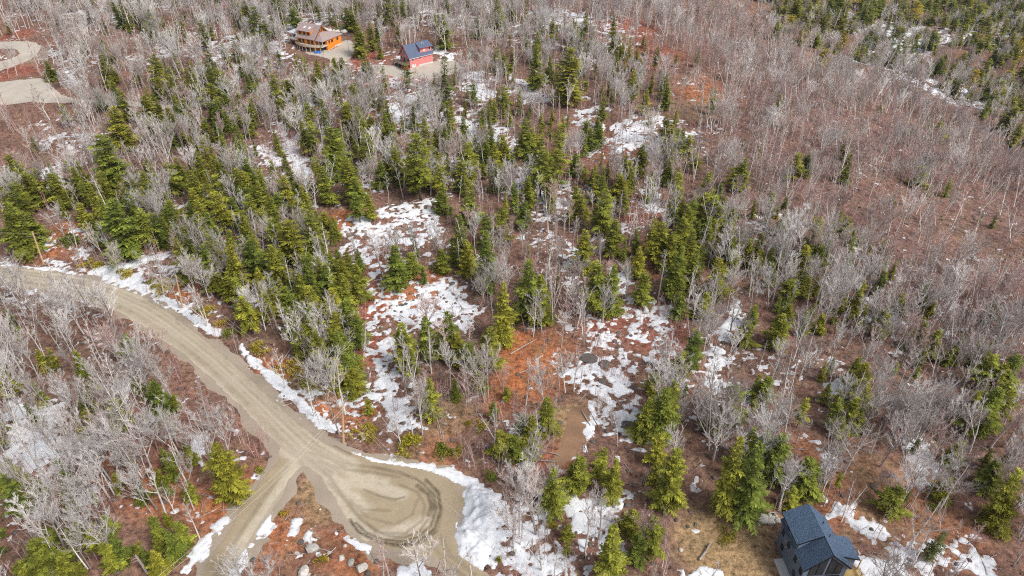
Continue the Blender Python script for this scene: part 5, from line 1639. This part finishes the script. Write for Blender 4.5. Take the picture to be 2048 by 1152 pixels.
for k, (u, v, sz, lab) in enumerate([
    (683, 1117, 1.3, 'pale boulder at the turning circle edge, topmost of the row'), (702, 1126, 1.5, 'grey angular boulder second in the row by the turning circle'), (724, 1137, 2.2, 'broad pale boulder lowest of the row by the turning circle'),
    (658, 1106, .9, 'small round boulder just above the boulder row'), (640, 1112, .8, 'lone small boulder in orange grass between the two lanes'), (625, 1098, 2.6, 'big grey boulder topped with snow between lane and turning circle'), (608, 1147, 2.4, 'large dark boulder at the very bottom between lane and turning circle'),
    (655, 1118, .7, 'smallest pale boulder beside the boulder row'), (690, 1092, .8, 'small boulder beside the snow strip at the turning circle')]):
    boulder(u, v, sz, ROCKP if k % 2 == 0 else ROCKM, lab)
for u, v, sz, lab in [(1178, 719, 3.8, 'dark flat rock slab in the snow slope, upper one'), (1208, 731, 3.2, 'dark rock slab in the snow slope beside another slab'), (1255, 851, 2.8, 'dark wedge shaped rock in the snow near the footpath'), (1205, 765, 2.2, 'dark rock at the rust coloured gap of the snow slope'), (905, 568, 1.8, 'dark rock on the upper rim of the middle clearing'), (880, 640, 1.4, 'dark rock low in the middle snow clearing')]:
    boulder(u, v, sz, ROCKD, lab, .35)
boulder(1056, 934, 3.4, ROCKM, 'blue grey boulder under evergreens beside the footpath')
boulder(1040, 945, 1.6, ROCKM, 'smaller grey boulder touching the larger one beside the footpath')
for u, v, sz, lab in [(1523, 1039, 2.3, 'big rounded pale boulder behind the dark blue house'), (1536, 1033, 1.5, 'pale boulder behind the blue house, second of the pile'), (1544, 1037, 1.2, 'small pale boulder in the middle of the pile behind the blue house'), (1541, 1045, 1.4, 'pale boulder lowest in the pile behind the blue house'), (1554, 1042, 1.5, 'pale boulder of the pile touching the blue house wall'), (1551, 1032, 1.0, 'small pale boulder topmost in the pile behind the blue house'), (1516, 1049, .8, 'small stone in front of the big rounded boulder'), (1470, 1057, .9, 'tan stone at the golden lawn corner by the evergreen'), (1362, 1100, .8, 'pale stone at the edge of the golden lawn')]:
    boulder(u, v, sz, ROCKP, lab)
for k in range(9):
    t_ = k / 8.0
    boulder(647 + 43 * t_, 57 + 8 * t_, 1.9 + .7 * (k % 3), ROCKP, '%s pale boulder from the gable in the row behind the orange house' % ordinal(k + 1), 1.0, 'boulders behind the orange house')
# blue tarp heap
tp = at(636, 106)
gv, gf = [], []
for j_ in range(9):
    for i_ in range(13):
        a_, b_ = (i_ / 12 - .5) * 3.4, (j_ / 8 - .5) * 1.8
        e_ = max(0, 1 - (a_ / 1.7) ** 2) * max(0, 1 - (b_ / .9) ** 2)
        gv.append((a_, b_, e_ ** .5 * (.8 + .25 * math.sin(3 * a_) * math.cos(4 * b_))))
gf = [(j_ * 13 + i_, j_ * 13 + i_ + 1, j_ * 13 + i_ + 14, j_ * 13 + i_ + 13) for j_ in range(8) for i_ in range(12)]
tarp = link('tarp', mesh_np('tarp', np.array(gv), np.array(gf), True), hmat('blue_tarp', (.04, .16, .55), .5, .1))
tarp.location = (tp.x, tp.y, gz(tp.x, tp.y) + .08)
tag(tarp, 'bright blue tarp heaped in front of the orange house deck', 'tarp')
fp = at(698, 103)
fpole = empty('flag_pole', (fp.x, fp.y, gz(fp.x, fp.y)))
m = MB(); m.tube([(0, 0, -.3), (0, 0, 8.2)], [.07, .04], 8); m.build('pole', GREYWOOD, fpole)
m = MB(); m.prism([(.05, 0, 8.1), (.6, .12, 7.95), (1.2, .02, 7.9), (1.2, .02, 7.2), (.6, .12, 7.25), (.05, 0, 7.4)], (0, .02, 0)); m.build('flag', hmat('navy_flag', (.06, .08, .22), .8, .2), fpole)
tag(fpole, 'slim pole with a small dark flag on the orange house drive', 'flag pole')

# ------------------------------------------------------------------ utility poles and wires
POLEWOOD = mat('pole_wood', (.58, .40, .24), .85, .2, 2)
WIREM = mat('wire', (.55, .52, .45), .6)
STEEL = mat('galvanised_steel', (.45, .45, .46), .5, .1, 3)
def utility_pole(u, v, H, label, tilt=(0, 0)):
    p_ = at(u, v)
    root = empty('utility_pole', (p_.x, p_.y, gz(p_.x, p_.y)))
    root.rotation_euler = (tilt[0], tilt[1], 0)
    m = MB(); m.tube([(0, 0, -1), (0, 0, H * .5), (0, 0, H)], [.25, .22, .18], 10); m.build('shaft', POLEWOOD, root)
    m = MB(); m.tube([(.16, 0, H - .5), (.34, 0, H - .45)], .05, 6); m.build('insulator', STEEL, root)
    m = MB(); m.tube([(.14, 0, H - 1.5), (.30, 0, H - 1.45)], .05, 6); m.build('insulator', STEEL, root)
    tag(root, label, 'utility pole')
    bpy.context.view_layer.update()
    return [root.matrix_world @ Vector((.34, 0, H - .45)), root.matrix_world @ Vector((.30, 0, H - 1.45)), root]
P0 = utility_pole(-110, 500, 10, 'wooden utility pole beyond the road where it leaves the picture')
P1 = utility_pole(87, 527, 10.5, 'wooden utility pole on the orange bank at the road\'s upper end', (0, .10))
P2 = utility_pole(366, 617, 10.5, 'wooden utility pole rising from the snow strip at the road bend', (0, .10))
P3 = utility_pole(687, 886, 11, 'wooden utility pole opposite the road junction', (0, .12))
P4 = utility_pole(342, 1228, 10.5, 'wooden utility pole beside the lower lane')
P5 = utility_pole(1075, 1240, 10.5, 'wooden utility pole below the turning circle')
def wire(a_, b_, sag, label):
    m = MB()
    pts = [a_.lerp(b_, t_ / 16) - Vector((0, 0, sag * 4 * (t_ / 16) * (1 - t_ / 16))) for t_ in range(17)]
    m.tube(pts, .022, 4)
    tag(m.build('power_line', WIREM), label, 'wire', 'overhead lines along the road')
for (A_, B2, where) in ((P0, P1, 'from the picture edge to the pole on the orange bank'), (P1, P2, 'between the bank pole and the bend pole'), (P2, P3, 'between the bend pole and the junction pole'), (P3, P4, 'crossing the road beside the lane'), (P3, P5, 'from the junction pole past the turning circle')):
    wire(A_[0], B2[0], 1.2, 'upper overhead wire ' + where)
    wire(A_[1], B2[1], 1.6, 'lower overhead wire ' + where)
g0 = P3[2].matrix_world @ Vector((0, 0, 8.6))
g1 = at(655, 845)
m = MB(); m.tube([g0, Vector((g1.x, g1.y, gz(g1.x, g1.y)))], .04, 4)
tag(m.build('guy_wire', mat('yellow_guard', (.65, .5, .08), .6)), 'yellow guy wire slanting down from the junction utility pole', 'wire')

# ------------------------------------------------------------------ shrubs, logs, snags
KSHRUB = Kind('shrub', [shrub_mesh(300 + k, 1.5, 1.5) for k in range(4)], (BARK, NEEDLE['olive']))
KSHRUB2 = Kind('shrub', [shrub_mesh(310 + k, 1.5, 1.4) for k in range(3)], (BARK, NEEDLE['green']))
SHR = []
for (ox, oy), rows in {(0, 380): [(400,310,75),(500,430,40),(560,440,40),(210,345,30),(910,550,38),(960,550,42),(865,535,30),(1200,710,48),(1270,780,40),(1330,830,50),(1490,930,60),(1680,1050,70),(1780,1130,55),(740,495,42),(950,590,40),(1145,690,30),(700,480,30)],
                       (660, 752): [(450,410,82),(665,445,58),(735,445,40),(200,350,65),(930,590,45),(860,295,42),(800,285,24),(640,410,36),(975,1070,24),(1280,860,40)],
                       (0, 752): [(1495,550,28),(1640,795,22),(1860,1065,36),(120,1120,60),(770,1000,34)],
                       (1348, 752): [(290,930,50),(1500,770,40),(1770,880,50)]}.items():
    for (a_, b_, w_) in rows: SHR.append((ox + a_ / 2.88, oy + b_ / 2.88, w_ / 2.88))
sx_, sy_ = hit(np.array([q[0] for q in SHR]), np.array([q[1] for q in SHR]))
sph = site_phrases(sx_, sy_)
for k, (u, v, w_) in enumerate(SHR):
    kd = KSHRUB if k % 3 else KSHRUB2
    t_ = float(project(sx_[k], sy_[k], gz(sx_[k], sy_[k]))[2])
    rad = w_ * t_ / FPX
    s_ = rad / 1.9
    root = plant('evergreen_shrub', kd.parts[rnd.randrange(len(kd.parts))], ('stem', 'foliage'), sx_[k], sy_[k], (s_, s_, max(.7, s_ * .9)), rnd.random() * 6.28)
    tag(root, '%s rounded evergreen shrub, %s shrub out from %s' % ('wide' if rad > 2.6 else 'small' if rad < 1.8 else 'bushy', *sph[k]), 'shrub', 'low evergreen shrubs on the banks')

LOGM = mat('dead_wood', (.38, .33, .30), .9, .25, 2, .2)
LOGS = [((660, 752), 1175, 490, 1310, 500, .16, 'pale fallen trunk lying beside the footpath\'s lower end'), ((660, 752), 1260, 445, 1325, 465, .12, 'short fallen trunk beside the footpath under thin stems'), ((660, 752), 1450, 205, 1500, 290, .14, 'fallen pole leaning across the footpath\'s upper end'),
        ((660, 380), 1040, 950, 1190, 865, .16, 'long fallen log on the orange grassy bank'), ((660, 380), 460, 555, 610, 482, .13, 'thin fallen log between the upper and middle clearings'), ((660, 380), 1185, 990, 1225, 960, .3, 'dark stubby log on the orange grassy bank'), ((660, 380), 1090, 1060, 1180, 1025, .12, 'thin log lying low on the orange grassy bank'),
        ((0, 380), 260, 440, 330, 385, .2, 'pale leaning log beside the pole on the orange bank'), ((0, 380), 1605, 1020, 1730, 840, .14, 'long thin log slanting over the rust bank by the road'), ((0, 380), 330, 160, 420, 168, .14, 'fallen trunk lying above the roadside orange slope'), ((0, 380), 340, 235, 430, 220, .13, 'second fallen trunk on the roadside orange slope'), ((0, 380), 1795, 960, 1830, 1040, .1, 'short grey branch on the bank below the evergreens'),
        ((1348, 752), 640, 722, 840, 714, .18, 'long pale fallen trunk behind the dark blue house'), ((1348, 752), 145, 1065, 212, 965, .2, 'white log slanting at the golden lawn edge'), ((1348, 752), 540, 857, 600, 860, .14, 'white timber lying on the lawn by the boulder pile'), ((1348, 752), 600, 795, 510, 790, .1, 'thin grey branch behind the boulder pile'),
        ((1348, 752), 1480, 650, 1560, 670, .1, 'thin fallen stem across the woodland snow patch'), ((0, 752), 100, 590, 240, 660, .14, 'dark fallen trunk in the snowy hollow'), ((1348, 380), 1150, 680, 1290, 660, .12, 'fallen stem on the mauve slope snow')]
for (ox, oy), xa, ya, xb, yb, rr, lab in LOGS:
    a_, b_ = at(ox + xa / 2.88, oy + ya / 2.88), at(ox + xb / 2.88, oy + yb / 2.88)
    mid = a_.lerp(b_, .5) + Vector((rnd.uniform(-.2, .2), 0, .1))
    m = MB(); up = Vector((0, 0, rr + .15))
    m.tube([a_ + up, mid + up, b_ + up], [rr, rr * .85, rr * .5], 7)
    for q in (.35, .6, .8):
        p_ = a_.lerp(b_, q) + up
        m.tube([p_, p_ + Vector((rnd.uniform(-.5, .5), rnd.uniform(-.5, .5), rnd.uniform(.3, .8)))], [rr * .35, .01], 4, False)
    tag(m.build('fallen_log', LOGM), lab, 'log')
for (ox, oy), xa, ya, xb, yb, rr, lab in [((0, 380), 100, 255, 58, 55, .22, 'white broken snag leaning over the evergreens by the far roadside pole'), ((660, 752), 952, 285, 968, 150, .24, 'pale broken snag among the thin stems below the orange bank'), ((0, 380), 1757, 890, 1750, 790, .2, 'grey broken stump standing on the bank below the evergreens'), ((0, 752), 850, 1140, 818, 1015, .25, 'pale snag standing in the woods beside the lower lane'), ((0, 380), 1467, 830, 1468, 730, .14, 'thin grey snag at the foot of the roadside evergreens')]:
    a_ = at(ox + xa / 2.88, oy + ya / 2.88)
    u0, v0, t_ = project(a_.x, a_.y, a_.z)
    u1, v1, _ = project(a_.x, a_.y, a_.z + 10)
    Hs = 10 * math.hypot(xb - xa, yb - ya) / 2.88 / math.hypot(u1 - u0, v1 - v0)
    root = empty('snag', (a_.x, a_.y, gz(a_.x, a_.y)))
    m = MB(); m.tube([(0, 0, -.4), (.05, .03, Hs * .5), (-.05, 0, Hs * .93), (.1, .05, Hs)], [rr, rr * .85, rr * .7, .03], 7); m.build('trunk', LOGM, root)
    for q in (.5, .72, .86):
        m = MB(); d_ = rdir(rnd.random() * 6.28, .3); m.tube([(0, 0, Hs * q), tuple(Vector((0, 0, Hs * q)) + d_ * 1.1)], [rr * .3, .01], 4, False); m.build('branch', LOGM, root)
    root.rotation_euler = (0, -.06 if xb < xa else .03, 0)
    tag(root, lab, 'snag')

# fallen sticks and stones strewn over the floor
def stick_mesh(seed):
    r = random.Random(seed)
    c = MB()
    L = 2.6
    a_ = Vector((-L / 2, 0, .08)); b_ = Vector((L / 2, r.uniform(-.3, .3), .12))
    c.tube([a_, a_.lerp(b_, .5) + Vector((0, .1, .05)), b_], [.06, .045, .012], 4, False)
    for q in (.4, .6, .75):
        p_ = a_.lerp(b_, q)
        c.tube([p_, p_ + Vector((.5, r.choice((-1, 1)) * .5, r.uniform(0, .3)))], [.025, .005], 3, False)
    return c.mesh('stick')
nS = 5200
fx2, fy2 = scatter(nS * 6, -150, 170, 55, 330)
fz2 = ground_z(fx2, fy2)
ok2 = in_view(fx2, fy2, fz2) & free_of_built(fx2, fy2, 1.2)
fx2, fy2, fz2 = fx2[ok2][:nS], fy2[ok2][:nS], fz2[ok2][:nS]
def strew(name, meshes, sl, s0, s1, label, cat, m_, lift=0.0):
    k_ = len(fx2[sl])
    pts = np.stack([fx2[sl], fy2[sl], fz2[sl] + lift], 1)
    sc_ = rng.uniform(s0, s1, k_)
    rots = np.stack([rng.normal(0, .05, k_), rng.normal(0, .05, k_), rng.uniform(0, 6.28, k_)], 1)
    objs = []
    for j, me in enumerate(meshes):
        if not me.materials: me.materials.append(m_)
        ob = bpy.data.objects.new(cat, me)
        ob.location, ob.rotation_euler, ob.scale = pts[j], rots[j], (sc_[j],) * 3
        C.objects.link(ob)
        objs.append(ob)
    q = slice(len(meshes), None)
    main = instancer(name, pts[q], rots[q], np.stack([sc_] * 3, 1)[q], rng.integers(0, len(meshes), k_ - len(meshes)), [[ob] for ob in objs], label, cat)
    for ob in objs: ob.parent = main
strew('fallen_branches', [stick_mesh(400 + k) for k in range(4)], slice(0, 2800), .5, 1.7, 'grey fallen branches strewn over the forest floor', 'branches', LOGM)
strew('field_stones', [rock_mesh(420 + k, .6) for k in range(4)], slice(2800, None), .35, 1.3, 'small dark stones scattered over litter and snow', 'stones', ROCKD, .1)
# ------------------------------------------------------------------ thin air between here and the valley
hz_m = bpy.data.materials.new('haze')
hz_m.use_nodes = True
hn = hz_m.node_tree.nodes
hn.remove(hn['Principled BSDF'])
pv = hn.new('ShaderNodeVolumePrincipled')
pv.inputs['Color'].default_value = (.80, .88, 1.0, 1)
pv.inputs['Density'].default_value = .00006
pv.inputs['Anisotropy'].default_value = .2
hz_m.node_tree.links.new(pv.outputs[0], hn['Material Output'].inputs['Volume'])
m = MB(); m.box(gx[0] - 30, gx[-1] + 30, gy[0] - 30, gy[-1] + 30, float(GZ.min()) - 1.5, max(CAM_H + 6, float(GZ.max()) + 25))
tag(m.build('haze', hz_m), 'thin pale haze in the air over the whole valley', 'haze', kind='stuff')
#NEXT
